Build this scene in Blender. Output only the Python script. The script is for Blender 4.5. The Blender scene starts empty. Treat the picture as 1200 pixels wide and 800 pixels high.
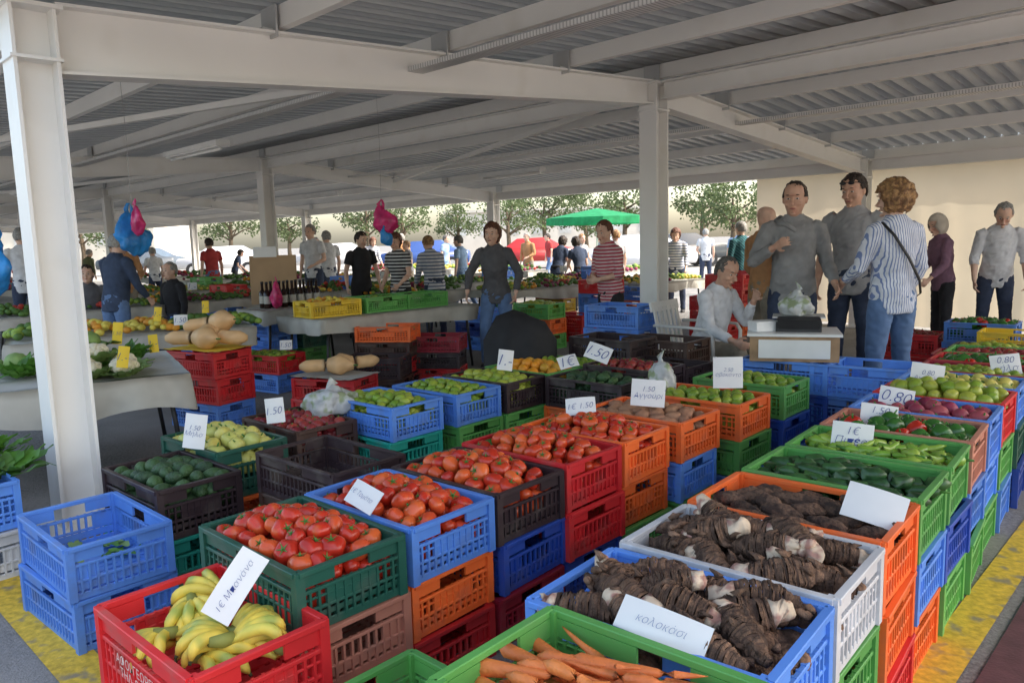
import bpy, bmesh, math, random
from mathutils import Vector, Matrix, noise, Euler
random.seed(7)
R=random.random
def U(a,b): return a+(b-a)*random.random()
rad=math.radians
S=bpy.context.scene
COL=S.collection
TS=bpy.data.scenes.new('scratch')
def evalmesh(o):
    TS.collection.objects.link(o); vl=TS.view_layers[0]
    with bpy.context.temp_override(scene=TS,view_layer=vl):
        dg=bpy.context.evaluated_depsgraph_get(); dg.update()
        me=bpy.data.meshes.new_from_object(o.evaluated_get(dg))
    bpy.data.objects.remove(o); return me
# ------------------------------------------------------------------ materials
def M(name,col,rough=.5,var=.2,scale=8,bump=0,bscale=None,metal=0,rnd=0,rc=None,col2=None,c2=(.45,.6),c2scale=None,spec=.5,trans=0,detail=2,stripe=None):
    m=bpy.data.materials.new(name); m.use_nodes=True
    nt=m.node_tree; N=nt.nodes; Lk=nt.links
    b=N['Principled BSDF']
    tc=N.new('ShaderNodeTexCoord')
    def noi(sc,d=detail):
        n=N.new('ShaderNodeTexNoise'); n.inputs['Scale'].default_value=sc; n.inputs['Detail'].default_value=d
        Lk.new(tc.outputs['Object'],n.inputs['Vector']); return n
    n1=noi(scale)
    r=N.new('ShaderNodeValToRGB'); r.color_ramp.elements[0].position=.3; r.color_ramp.elements[1].position=.7
    lo=[max(0,c*(1-var)) for c in col]; hi=[min(1,c*(1+var)) for c in col]
    r.color_ramp.elements[0].color=(*lo,1); r.color_ramp.elements[1].color=(*hi,1)
    Lk.new(n1.outputs['Fac'],r.inputs['Fac']); out=r.outputs['Color']
    def mix(fac,a,bcol):
        mx=N.new('ShaderNodeMix'); mx.data_type='RGBA'
        if isinstance(fac,float): mx.inputs[0].default_value=fac
        else: Lk.new(fac,mx.inputs[0])
        Lk.new(a,mx.inputs[6])
        if isinstance(bcol,tuple): mx.inputs[7].default_value=(*bcol,1)
        else: Lk.new(bcol,mx.inputs[7])
        return mx.outputs[2]
    if col2:
        n2=noi(c2scale or scale*.6)
        mr=N.new('ShaderNodeMapRange'); mr.inputs[1].default_value=c2[0]; mr.inputs[2].default_value=c2[1]
        Lk.new(n2.outputs['Fac'],mr.inputs[0]); out=mix(mr.outputs[0],out,col2)
    if stripe:
        ax,fr,sc,duty=stripe
        dp=N.new('ShaderNodeVectorMath'); dp.operation='DOT_PRODUCT'; Lk.new(tc.outputs['Object'],dp.inputs[0]); dp.inputs[1].default_value=ax
        ml=N.new('ShaderNodeMath'); ml.operation='MULTIPLY'; Lk.new(dp.outputs['Value'],ml.inputs[0]); ml.inputs[1].default_value=fr
        fc=N.new('ShaderNodeMath'); fc.operation='FRACT'; Lk.new(ml.outputs[0],fc.inputs[0])
        gt=N.new('ShaderNodeMath'); gt.operation='LESS_THAN'; Lk.new(fc.outputs[0],gt.inputs[0]); gt.inputs[1].default_value=duty
        out=mix(gt.outputs[0],out,sc)
    if rc or rnd:
        oi=N.new('ShaderNodeObjectInfo')
    if rc:
        pw=N.new('ShaderNodeMath'); pw.operation='POWER'; Lk.new(oi.outputs['Random'],pw.inputs[0]); pw.inputs[1].default_value=1.7
        out=mix(pw.outputs[0],out,rc)
    if rnd:
        mr=N.new('ShaderNodeMapRange'); mr.inputs[3].default_value=1-rnd; mr.inputs[4].default_value=1+rnd
        Lk.new(oi.outputs['Random'],mr.inputs[0])
        hs=N.new('ShaderNodeHueSaturation'); Lk.new(out,hs.inputs['Color']); Lk.new(mr.outputs[0],hs.inputs['Value']); out=hs.outputs['Color']
    Lk.new(out,b.inputs['Base Color'])
    b.inputs['Roughness'].default_value=rough; b.inputs['Metallic'].default_value=metal
    b.inputs['Specular IOR Level'].default_value=spec
    if bump>.1:
        nb=noi(bscale or scale*3,2)
        bp=N.new('ShaderNodeBump'); bp.inputs['Strength'].default_value=bump; bp.inputs['Distance'].default_value=.01
        Lk.new(nb.outputs['Fac'],bp.inputs['Height']); Lk.new(bp.outputs['Normal'],b.inputs['Normal'])
    if trans:
        tr=N.new('ShaderNodeBsdfTranslucent'); Lk.new(out,tr.inputs['Color'])
        ms=N.new('ShaderNodeMixShader'); ms.inputs[0].default_value=trans
        Lk.new(b.outputs[0],ms.inputs[1]); Lk.new(tr.outputs[0],ms.inputs[2])
        Lk.new(ms.outputs[0],N['Material Output'].inputs['Surface'])
    return m
DUST=(.3,.27,.22)
def plastic(n,c): return M('plastic_'+n,c,rough=.45,var=.14,scale=5,rnd=.15,col2=tuple(.66*a+.34*b*.6 for a,b in zip(c,DUST)),c2=(.50,.72),c2scale=10,detail=4)
CR={'blue':plastic('blue',(.11,.29,.80)),'red':plastic('red',(.66,.025,.03)),'green':plastic('green',(.12,.40,.09)),
'dgreen':plastic('dark_green',(.02,.11,.075)),'orange':plastic('orange',(.92,.16,.03)),'black':plastic('black',(.04,.024,.027)),
'pink':plastic('pink_brown',(.60,.25,.17)),'white':plastic('white',(.66,.67,.69)),'yellow':plastic('yellow',(.84,.57,.03)),
'teal':plastic('teal',(.02,.38,.28)),'navy':plastic('navy',(.022,.075,.40)),'brown':plastic('brown',(.07,.035,.026)),'dred':plastic('dark_red',(.34,.014,.032))}
steel=M('white_painted_steel',(.86,.85,.82),rough=.45,var=.03,scale=2,col2=(.79,.77,.72),c2=(.6,.8),c2scale=3)
galv=M('galvanised_sheet',(.56,.57,.57),rough=.42,var=.12,scale=1.5,metal=.35,col2=(.42,.41,.38),c2=(.55,.8),c2scale=2)
roofM=M('roof_sheet',(.37,.385,.39),rough=.45,var=.06,scale=.5,trans=.05)  # translucency added to brighten the hall from above; the roof itself is opaque metal
paper=M('paper',(.80,.80,.79),rough=.8,var=.03,scale=10)
ypaper=M('yellow_card',(.85,.6,.05),rough=.8,var=.05)
ink=M('ink',(.03,.06,.27),rough=.7,var=.2)
faint=M('faint_pen',(.20,.25,.42),rough=.7,var=.2)
redtxt=M('white_lettering',(.7,.55,.5),rough=.6,var=.2,scale=60)
cloth=M('table_cloth',(.50,.49,.44),rough=.9,var=.10,scale=5,bump=.4,bscale=9,col2=(.38,.36,.32),c2=(.5,.75),c2scale=4)
wood=M('wood',(.35,.22,.12),rough=.7,var=.25,scale=12)
card=M('cardboard',(.42,.28,.16),rough=.85,var=.1,scale=5)
dark=M('dark_plastic',(.02,.02,.022),rough=.5)
cordM=M('grey_cord',(.35,.35,.35),rough=.8)
blackcloth=M('black_cloth',(.014,.014,.016),rough=.75,var=.3,bump=.5,bscale=14)
glass=M('bottle_glass',(.03,.015,.01),rough=.1,var=.3)
wplast=M('white_plastic',(.78,.78,.76),rough=.35,var=.05)
bagw=M('clear_plastic_bag',(.72,.74,.74),rough=.15,var=.2,scale=14,bump=.8,bscale=22,trans=.35,col2=(.42,.5,.30),c2=(.5,.62),c2scale=16)
bagb=M('blue_plastic_bag',(.04,.32,.75),rough=.3,var=.35,scale=9,bump=.9,bscale=26,trans=.3)
bagp=M('pink_plastic_bag',(.75,.05,.22),rough=.3,var=.35,scale=9,bump=.9,bscale=26,trans=.3)
# ------------------------------------------------------------------ mesh helpers
def finish(bm,name,mats,smooth=False):
    me=bpy.data.meshes.new(name); bm.to_mesh(me); bm.free()
    for m in (mats if isinstance(mats,(list,tuple)) else [mats]): me.materials.append(m)
    if smooth: me.polygons.foreach_set('use_smooth',[True]*len(me.polygons))
    return me
def obj(name,me,loc=(0,0,0),rot=(0,0,0),scale=(1,1,1),label=None,cat=None,group=None,kind=None,parent=None):
    o=bpy.data.objects.new(name,me); o.location=loc; o.rotation_euler=rot; o.scale=scale
    COL.objects.link(o)
    if parent: o.parent=parent
    if label: o['label']=label
    if cat: o['category']=cat
    if group: o['group']=group
    if kind: o['kind']=kind
    return o
BOXF=((0,1,3,2),(4,6,7,5),(0,4,5,1),(2,3,7,6),(0,2,6,4),(1,5,7,3))
def box(bm,c,s,mi=0,rot=None):
    c=Vector(c); vs=[]
    for x in (-.5,.5):
        for y in (-.5,.5):
            for z in (-.5,.5):
                v=Vector((x*s[0],y*s[1],z*s[2]))
                if rot is not None: v=rot@v
                vs.append(bm.verts.new(v+c))
    for q in BOXF:
        f=bm.faces.new([vs[i] for i in q]); f.material_index=mi
    return vs
ICO={}
def ell(bm,c,r,sub=2,mi=0,rot=None):
    if sub not in ICO:
        b=bmesh.new(); bmesh.ops.create_icosphere(b,subdivisions=sub,radius=1); b.verts.index_update()
        ICO[sub]=([v.co.copy() for v in b.verts],[[v.index for v in f.verts] for f in b.faces]); b.free()
    vv,ff=ICO[sub]; c=Vector(c); out=[]
    for q in vv:
        v=Vector((q.x*r[0],q.y*r[1],q.z*r[2]))
        if rot is not None: v=rot@v
        out.append(bm.verts.new(v+c))
    for q in ff:
        f=bm.faces.new([out[i] for i in q]); f.material_index=mi
    return out
def tube(bm,pts,rs,seg=12,side=(1,0,0),mi=0,cap=True):
    pts=[Vector(p) for p in pts]; rings=[]
    side=Vector(side)
    for i,p in enumerate(pts):
        t=(pts[min(i+1,len(pts)-1)]-pts[max(i-1,0)]).normalized()
        x=side-t*side.dot(t)
        if x.length<.05: x=Vector((0,1,0))-t*t.y
        if x.length<.05: x=Vector((0,0,1))-t*t.z
        x.normalize(); y=t.cross(x)
        r=rs[i]; rx,ry=(r if isinstance(r,(tuple,list)) else (r,r))
        rings.append([bm.verts.new(p+x*rx*math.cos(2*math.pi*k/seg)+y*ry*math.sin(2*math.pi*k/seg)) for k in range(seg)])
    for a,b in zip(rings,rings[1:]):
        for k in range(seg):
            f=bm.faces.new((a[k],a[(k+1)%seg],b[(k+1)%seg],b[k])); f.material_index=mi
    if cap:
        f=bm.faces.new(list(reversed(rings[0]))); f.material_index=mi
        f=bm.faces.new(rings[-1]); f.material_index=mi
    return rings
def remesh(bm,vox,sm=3,fac=.5):
    me=bpy.data.meshes.new('t'); bmesh.ops.recalc_face_normals(bm,faces=bm.faces); bm.to_mesh(me); bm.free()
    o=bpy.data.objects.new('t',me)
    m=o.modifiers.new('r','REMESH'); m.mode='VOXEL'; m.voxel_size=vox
    m=o.modifiers.new('s','SMOOTH'); m.iterations=sm; m.factor=fac
    out=evalmesh(o); bpy.data.meshes.remove(me)
    out.polygons.foreach_set('use_smooth',[True]*len(out.polygons))
    return out
def setmat(me,m):
    me.materials.clear(); me.materials.append(m); return me
def wrinkle(me,amp,sc,seed=0):
    for v in me.vertices:
        n=noise.noise(Vector((v.co.x*sc+seed,v.co.y*sc,v.co.z*sc*.6)))
        n2=1-2.6*abs(noise.noise(Vector((v.co.x*sc*1.3+v.co.z*sc*.9,v.co.y*sc*1.3+seed,v.co.z*sc*1.5))))
        v.co+=v.normal*amp*(.5*n+.5*n2)
def dup(o,loc,rz=None,scale=None):
    c=o.copy(); c.location=loc
    if rz is not None: c.rotation_euler=(o.rotation_euler[0],o.rotation_euler[1],rz)
    if scale: c.scale=(scale,)*3
    COL.objects.link(c)
    for ch in o.children:
        k=ch.copy(); k.parent=c; COL.objects.link(k)
        for ch2 in ch.children:
            k2=ch2.copy(); k2.parent=k; COL.objects.link(k2)
    return c
def recenter(me,loc):
    me.transform(Matrix.Translation(-Vector(loc)))
# ------------------------------------------------------------------ world, sun, camera
w=bpy.data.worlds.new('World'); S.world=w; w.use_nodes=True
nt=w.node_tree; sky=nt.nodes.new('ShaderNodeTexSky'); sky.sky_type='NISHITA'; sky.sun_disc=False
SE,SAZ=50,100
sky.sun_elevation=rad(SE); sky.sun_rotation=rad(SAZ); sky.air_density=1; sky.dust_density=3
tint=nt.nodes.new('ShaderNodeMix'); tint.data_type='RGBA'; tint.blend_type='MULTIPLY'; tint.inputs[0].default_value=1; tint.inputs[7].default_value=(1,.93,.82,1)
nt.links.new(sky.outputs[0],tint.inputs[6]); nt.links.new(tint.outputs[2],nt.nodes['Background'].inputs[0]); nt.nodes['Background'].inputs[1].default_value=.58
sl=bpy.data.lights.new('sun','SUN'); sl.energy=5; sl.angle=rad(.5); sl.color=(1,.93,.82)
so=obj('sun',sl,(10,10,20))
sd=Vector((math.sin(rad(SAZ))*math.cos(rad(SE)),math.cos(rad(SAZ))*math.cos(rad(SE)),math.sin(rad(SE))))
so.rotation_euler=(-sd).to_track_quat('-Z','Y').to_euler()
cam=bpy.data.cameras.new('camera'); cam.lens=27; cam.sensor_width=36; cam.clip_end=600; cam.clip_start=.05
co=obj('camera',cam,(0,0,1.32))
co.rotation_euler=(Matrix.Rotation(rad(90-7.5),3,'X')@Matrix.Rotation(rad(-1.55),3,'Z')).to_euler()
S.camera=co
S.view_settings.view_transform='Standard'; S.view_settings.look='None'; S.view_settings.exposure=0
# ------------------------------------------------------------------ ground
def ground():
    g=M('asphalt',(.18,.177,.17),rough=.9,var=.5,scale=60,bump=.5,bscale=140,col2=(.28,.27,.255),c2=(.4,.65),c2scale=1.2,detail=6)
    bm=bmesh.new(); bmesh.ops.create_grid(bm,x_segments=1,y_segments=1,size=400)
    obj('ground',finish(bm,'ground',g),(0,60,0),kind='structure',label='worn grey asphalt of the covered market yard')
    yel=M('worn_yellow_paint',(.62,.42,.04),rough=.8,var=.25,scale=40,col2=(.28,.23,.13),c2=(.56,.70),c2scale=14,bump=.2)
    def strip(name,p,d,l,wd,mat,z):
        d=Vector(d).normalized(); n=Vector((-d[1],d[0],0)); p=Vector(p)
        bm=bmesh.new(); d=Vector((d[0],d[1],0))
        q=[p-d*l[0]-n*wd/2,p+d*l[1]-n*wd/2,p+d*l[1]+n*wd/2,p-d*l[0]+n*wd/2]
        bm.faces.new([bm.verts.new((v.x,v.y,z)) for v in q]); me=finish(bm,name,mat)
        obj(name,me,kind='structure')
    strip('painted_line',(-1.72,2.60,0),(.72,-.69),(3,3),.14,yel,.004)
    strip('painted_line',(1.76,2.69,0),(.69,.72),(4,12),.12,yel,.004)
    mar=M('maroon_floor',(.11,.045,.05),rough=.8,var=.2,scale=12,bump=.2,bscale=90)
    strip('pavement',(1.75+.72*1.17,2.70-.69*1.17,0),(.69,.72),(8,14),2.1,mar,.008)
    far=M('sunlit_concrete',(.36,.345,.31),rough=.9,var=.2,scale=.4,col2=(.26,.25,.23),c2=(.5,.6),c2scale=.2)
    bm=bmesh.new()
    bm.faces.new([bm.verts.new(v) for v in [(-80,34,.004),(-3,34,.004),(9,18,.004),(15,9,.004),(4.5,-2,.004),(2,-2.5,.004),(-60,-30,.004),(-60,-60,.004),(90,-60,.004),(90,120,.004),(-80,120,.004)]])
    obj('road',finish(bm,'road',far),kind='structure')
ground()
# ------------------------------------------------------------------ hall
O0=Vector((-2.14,3.62,0)); Mv=Vector((.7071,.7071,0)); Nv=Vector((-.7071,.7071,0)); RZ45=Matrix.Rotation(rad(45),3,'Z')
def SP(m,n,z): return O0+Mv*m+Nv*n+Vector((0,0,z))
def ztop(m):
    if m<=4.9: return 2.44+.25*m/4.9
    return 2.69-.40*(m-4.9)/4.9
hall=obj('market_hall',None,SP(4.9,10,0),label='long open market hall of white steel with corrugated roof',cat='market hall')
def hp(name,bm,mat,smooth=False):
    me=finish(bm,name,mat,smooth); recenter(me,hall.location)
    return obj(name,me,parent=hall)
def pbox(bm,p0,p1,wd,ht,off=(0,0)):
    p0=Vector(p0);p1=Vector(p1); d=(p1-p0); L=d.length; d.normalize()
    x=d.cross(Vector((0,0,1))).normalized(); z=x.cross(d).normalized()
    rot=Matrix((x,d,z)).transposed()
    box(bm,(p0+p1)/2+x*off[0]+z*off[1],(wd,L,ht),rot=rot)
ROWS=[-7.2,0,7.2,14.4,21.6,28.8,36]
for n in ROWS:
    for m in (0,4.9,9.8):
        if n<0 and m<4: continue
        zt=ztop(m)-.02
        bm=bmesh.new(); c=SP(m,n,zt/2)
        box(bm,c+Mv*.086,(.015,.185,zt),rot=RZ45); box(bm,c-Mv*.086,(.015,.185,zt),rot=RZ45); box(bm,c,(.157,.012,zt-.004),rot=RZ45)
        box(bm,SP(m,n,.012),(.32,.32,.02),rot=RZ45)
        box(bm,SP(m,n,zt-.01),(.24,.22,.018),rot=RZ45); box(bm,SP(m,n,zt-.24),(.21,.205,.014),rot=RZ45)
        hp('column',bm,steel)
    for m0,m1 in ((0,4.9),(4.9,9.8)):
        bm=bmesh.new()
        d0=.30 if m0==0 else .2; d1=.19 if m0==0 else .2
        a=.10
        A=SP(m0+a,n,ztop(m0+a)-.012); B=SP(m1-a,n,ztop(m1-a)-.012)
        pbox(bm,A,B,.14,.014)
        A2=A-Vector((0,0,d0)); B2=B-Vector((0,0,d1)); pbox(bm,A2,B2,.14,.014)
        q=[A,B,B2,A2]; vs=[bm.verts.new(v+Nv*s) for s in (-.005,.005) for v in q]
        bm.faces.new(vs[:4]); bm.faces.new(vs[4:][::-1])
        hp('rafter',bm,steel)
for m in (4.9,9.8,0):
    for a,b in zip(ROWS,ROWS[1:]):
        if a<0 and m==0: continue
        bm=bmesh.new(); zt=ztop(m)-.03; a2=a+.11; b2=b-.11
        if a<0: a2=-5.9
        pbox(bm,SP(m,a2,zt),SP(m,b2,zt),.12,.012); pbox(bm,SP(m,a2,zt-.14),SP(m,b2,zt-.14),.12,.012); pbox(bm,SP(m,a2,zt-.07),SP(m,b2,zt-.07),.008,.128)
        hp('beam',bm,steel)
PM=[-.25,1.22,2.45,3.68,4.9,6.12,7.35,8.58,10.0]
for m in PM:
    bm=bmesh.new(); z=ztop(m)+.075
    pbox(bm,SP(m,-6.0,z),SP(m,42,z),.006,.12); pbox(bm,SP(m+.025,-6.0,z+.058),SP(m+.025,42,z+.058),.05,.006); pbox(bm,SP(m+.025,-6.0,z-.058),SP(m+.025,42,z-.058),.05,.006)
    hp('purlin',bm,steel)
    for n in ROWS[1:4]:
        bm=bmesh.new(); box(bm,SP(m-.03,n,z-.03),(.012,.16,.17),rot=RZ45); box(bm,SP(m-.06,n-.0,z-.075),(.08,.1,.012),rot=RZ45); hp('bracket',bm,galv)
for (a,b) in (((0,7.1),(2.45,.1)),((4.9,.1),(7.3,7.1)),((0,14.3),(2.45,7.3)),((2.45,14.3),(4.9,7.3))):
    bm=bmesh.new(); pbox(bm,SP(*a,ztop(a[0])-.09),SP(*b,ztop(b[0])-.09),.05,.05); hp('brace',bm,steel)
def sheet(m0,m1):
    bm=bmesh.new(); per=.18; n=-6.0; prev=None
    while n<42:
        for dn,dz in ((0,0),(.095,0),(.104,.055),(.171,.055)):
            v=[bm.verts.new(SP(mm,n+dn,ztop(mm)+.145+dz)) for mm in (m0,m1)]
            if prev: bm.faces.new((prev[0],prev[1],v[1],v[0]))
            prev=v
        n+=per
    hp('roof',bm,roofM)
sheet(-.35,4.9); sheet(4.9001,10.2)
bm=bmesh.new(); pbox(bm,SP(4.75,-6,ztop(4.9)+.235),SP(4.75,42,ztop(4.9)+.235),.34,.006); pbox(bm,SP(5.05,-6,ztop(4.9)+.225),SP(5.05,42,ztop(4.9)+.225),.34,.006); hp('ridge_cap',bm,galv)
bm=bmesh.new(); pbox(bm,SP(10.22,-6,ztop(10.2)+.08),SP(10.22,42,ztop(10.2)+.08),.02,.3); hp('fascia',bm,steel)
def curtain(n0,n1,z0,z1,m=9.95,mat=None,name='canvas_curtain',label='beige canvas curtain hung along the eave of the hall'):
    bm=bmesh.new(); nx=int((n1-n0)/.05); prev=None
    for i in range(nx+1):
        n=n0+(n1-n0)*i/nx; d=.02*math.sin(i*.9)*noise.noise(Vector((n*.7,3,0)))*2+.03*noise.noise(Vector((n*1.5,0,0)))
        cur=[bm.verts.new(SP(m+d*(1+.3*k)*(1 if k else .2),n,z1+(z0-z1)*k/6)) for k in range(7)]
        if prev:
            for k in range(6): bm.faces.new((prev[k],prev[k+1],cur[k+1],cur[k]))
        prev=cur
    me=finish(bm,name,mat,True); loc=SP(m,(n0+n1)/2,z0); recenter(me,loc); obj(name,me,loc,label=label,cat='curtain')
canvas=M('beige_canvas',(.78,.69,.53),rough=.9,var=.06,scale=1.5,trans=.3,bump=.15,bscale=3)
curtain(-9,1.6,.03,2.2,mat=canvas)
perf=M('perforated_tray',(.75,.75,.74),rough=.5,var=.05,stripe=((1,0,0),42,(.45,.45,.45),.35),metal=.2)
def bar(name,m,n0,n1,z,wd,ht,mat,label,cat,group=None):
    L=n1-n0; bm=bmesh.new(); box(bm,(0,0,0),(L,wd,ht)); box(bm,(0,wd/2+.004,ht*.35),(L,.006,ht*1.6)); box(bm,(0,-wd/2-.004,ht*.35),(L,.006,ht*1.6))
    o=obj(name,finish(bm,name,mat),SP(m,(n0+n1)/2,z),(0,0,rad(135)),label=label,cat=cat,group=group); return o
for m,z in ((2.2,2.42),(6.4,2.44)):
    for a in (-5,0.2,7.4,14.6): bar('cable_tray',m,a,a+(5.0 if a<0 else 6.9),z,.11,.018,perf,'long perforated metal cable tray under the roof purlins','cable tray','cable trays under the roof')
tubem=M('lamp_tube',(.9,.9,.88),rough=.3,var=.02)
def fixture(m,n,z):
    bm=bmesh.new(); box(bm,(0,0,0),(1.3,.14,.05)); box(bm,(0,0,-.03),(1.25,.10,.02)); 
    bmesh.ops.bevel(bm,geom=bm.edges[:],offset=.006,segments=1)
    o=obj('light_fixture',finish(bm,'light_fixture',wplast),SP(m,n,z),(0,0,rad(135)),label='white fluorescent batten light fixture under the roof',cat='light fixture',group='fluorescent lights under the roof')
    bm=bmesh.new(); tube(bm,[(-.6,0,-.055),(.6,0,-.055)],[.014,.014],8); obj('lamp_tube',finish(bm,'lamp_tube',tubem,True),parent=o)
for m,n in ((2.4,3.9),(2.4,10.5),(7.3,4.2),(7.3,9.5),(2.4,17),(7.3,15)): fixture(m,n,2.33)
# ------------------------------------------------------------------ crates
CL,CW,CH=.525,.345,.18
def crate_mesh(var):
    bm=bmesh.new(); t=.008
    def wall(L,ax,off):
        def b(u,z,du,dz,th=t,o=0):
            s=1 if off>0 else -1
            if ax==0: box(bm,(u,off+s*o,z),(du,th,dz))
            else: box(bm,(off+s*o,u,z),(th,du,dz))
        lip=.006
        hw=.055
        b(0,CH-.007,L,.014,t+.012,lip)
        b(0,.012,L,.024)
        side=(L/2-hw)/2+hw
        for s in (-1,1):
            b(s*side,CH-.032,(L/2-hw),.036)
        b(0,CH-.064,L-.002,.010,t+.004,.002)
        nrib=int(L/.027)
        for i in range(nrib+1):
            u=-L/2+.006+(L-.012)*i/nrib
            b(u,CH/2-.02,.007,CH-.075,t+.003,.001)
        b(0,.062,L-.004,.009,t+.002,.001)
        if var==0:
            b(0,.043,L-.01,.026,.004,-.002)
            for s in (-1,1): b(s*(L/2-.045),.09,.07,.06,.004,-.002)
        else:
            b(0,.085,L*.46,.05,.004,.001)
            b(0,.040,L-.01,.016,.004,-.002)
            b(0,.092,L-.004,.006,t,.0)
    wall(CL-.02,0,CW/2-.012); wall(CL-.02,0,-(CW/2-.012)); wall(CW-.02,1,CL/2-.012); wall(CW-.02,1,-(CL/2-.012))
    for sx in (-1,1):
        for sy in (-1,1): box(bm,(sx*(CL/2-.013),sy*(CW/2-.013),CH/2-.0005),(.026,.026,CH-.002))
    for i in range(12): box(bm,(-CL/2+.03+i*(CL-.06)/11,0,.006),(.03,CW-.03,.008))
    for j in range(5): box(bm,(0,-CW/2+.04+j*(CW-.08)/4,.0045),(CL-.03,.022,.006))
    bmesh.ops.recalc_face_normals(bm,faces=bm.faces)
    bmesh.ops.bevel(bm,geom=[e for e in bm.edges if e.calc_length()>.2],offset=.0018,segments=1,affect='EDGES')
    me=finish(bm,'crate',CR['blue']); return me
CM=[crate_mesh(0),crate_mesh(1)]
CN={'blue':'blue','red':'red','green':'green','dgreen':'dark green','orange':'orange','black':'black','pink':'pink','white':'white','yellow':'yellow','teal':'teal','navy':'navy','brown':'brown','dred':'dark red'}
crates=[]
def crate(x,y,yaw,z,h,col,what='',full=True):
    o=obj('crate',CM[0] if random.random()<.5 else CM[1],(x,y,z),(0,0,rad(yaw)),(1,1,h/CH),
      label=(CN[col]+' slatted plastic crate '+(what or 'in a stack under other crates')),cat='crate',group='plastic produce crates in stacks')
    o.material_slots[0].link='OBJECT'; o.material_slots[0].material=CR[col]
    crates.append(o); return o
def stack(x,y,yaw,cols,zt,what='holding produce',z0=0):
    cols=cols.split(); n=len(cols); h=(zt-z0)/n
    for i,c in enumerate(cols):
        j=.012 if i<n-1 else 0
        top=crate(x+U(-j,j),y+U(-j,j),yaw+U(-2.2,2.2)*(1 if j else .6),z0+i*h+.001*i,h-.001,c,('on a stack, '+what) if i==n-1 else '')
    return top
# ------------------------------------------------------------------ produce meshes
def pm(bm,name,mats,nz=0,nsc=20,sm=True):
    if nz:
        bm.normal_update()
        for v in bm.verts: v.co+=v.normal*nz*noise.noise(v.co*nsc)
    return finish(bm,name,mats,sm)
tomM=M('tomato_skin',(.58,.030,.014),rough=.27,var=.25,scale=14,rc=(.66,.13,.03),col2=(.50,.20,.04),c2=(.60,.82),c2scale=14,rnd=.14)
calM=M('calyx_green',(.07,.2,.03),rough=.6)
def tomato():
    bm=bmesh.new(); vs=ell(bm,(0,0,0),(.033,.033,.0265),3)
    for v in vs:
        a=math.atan2(v.co.y,v.co.x); rr=math.hypot(v.co.x,v.co.y)/.033
        k=1+.06*math.cos(5*a)*rr; v.co.x*=k; v.co.y*=k
        if v.co.z>0: v.co.z-=.010*max(0,1-rr*2.2)
    for i in range(5):
        a=i*1.257; d=Vector((math.cos(a),math.sin(a),0)); p=Vector((-d.y,d.x,0))
        q=[Vector((0,0,.020))-p*.003,d*.019+Vector((0,0,.027)),Vector((0,0,.020))+p*.003]
        f=bm.faces.new([bm.verts.new(v) for v in q]); f.material_index=1
    tube(bm,[(0,0,.016),(.002,0,.028)],[.002,.0025],5,mi=1)
    return pm(bm,'tomato',[tomM,calM])
def ellm(name,r,mat,lobes=0,nz=.002,stem=None,sub=3,tip=0,nsc=40):
    bm=bmesh.new(); vs=ell(bm,(0,0,0),r,sub)
    for v in vs:
        if lobes:
            a=math.atan2(v.co.y,v.co.x); k=1+.07*math.cos(lobes*a); v.co.x*=k; v.co.y*=k
            rr=math.hypot(v.co.x,v.co.y)/r[0]
            if v.co.z>0: v.co.z-=.25*r[2]*max(0,1-rr*1.8)
        if tip:
            t=v.co.x/r[0]; k=1-tip*max(0,t)**2; v.co.y*=k; v.co.z*=k
    if stem: tube(bm,[(0,0,r[2]*.7),(.003,.002,r[2]*1.25)],[.004,.003],6,mi=1)
    return pm(bm,name,[mat,calM],nz,nsc)
limeM=M('lime_skin',(.17,.30,.03),rough=.35,var=.3,scale=25,rc=(.38,.42,.05))
limeY=M('yellow_lime_skin',(.42,.45,.06),rough=.35,var=.2,scale=25,rc=(.2,.33,.03))
avoM=M('avocado_skin',(.025,.065,.025),rough=.5,var=.35,scale=40,bump=.6,bscale=150,rc=(.06,.13,.035))
lemM=M('yellow_apple_skin',(.64,.56,.13),rough=.35,var=.15,scale=20,rc=(.52,.56,.15),col2=(.58,.40,.1),c2=(.6,.8))
redM=M('dark_red_skin',(.22,.02,.03),rough=.35,var=.3,scale=20,rc=(.4,.06,.04))
orgM=M('orange_skin',(.85,.32,.02),rough=.45,var=.1,scale=20,rc=(.6,.35,.04))
beetM=M('beet_skin',(.28,.03,.07),rough=.5,var=.3,scale=20,rc=(.45,.10,.11))
zucM=M('zucchini_skin',(.025,.08,.025),rough=.35,var=.4,scale=60,rc=(.05,.14,.035))
pepM=M('green_pepper_skin',(.30,.46,.06),rough=.25,var=.2,scale=12,rc=(.18,.36,.04),col2=(.42,.48,.09))
belM=M('bell_pepper_green',(.04,.15,.025),rough=.2,var=.3,scale=12)
belR=M('bell_pepper_red',(.55,.03,.015),rough=.2,var=.2,scale=12)
carM=M('carrot_skin',(.82,.25,.06),rough=.55,var=.2,scale=40,bump=.3,bscale=90,rc=(.72,.19,.05),col2=(.55,.22,.08),c2=(.58,.8),c2scale=30)
potM=M('brown_root_skin',(.34,.17,.10),rough=.8,var=.3,scale=25,bump=.4,bscale=60,rc=(.45,.24,.13))
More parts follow.
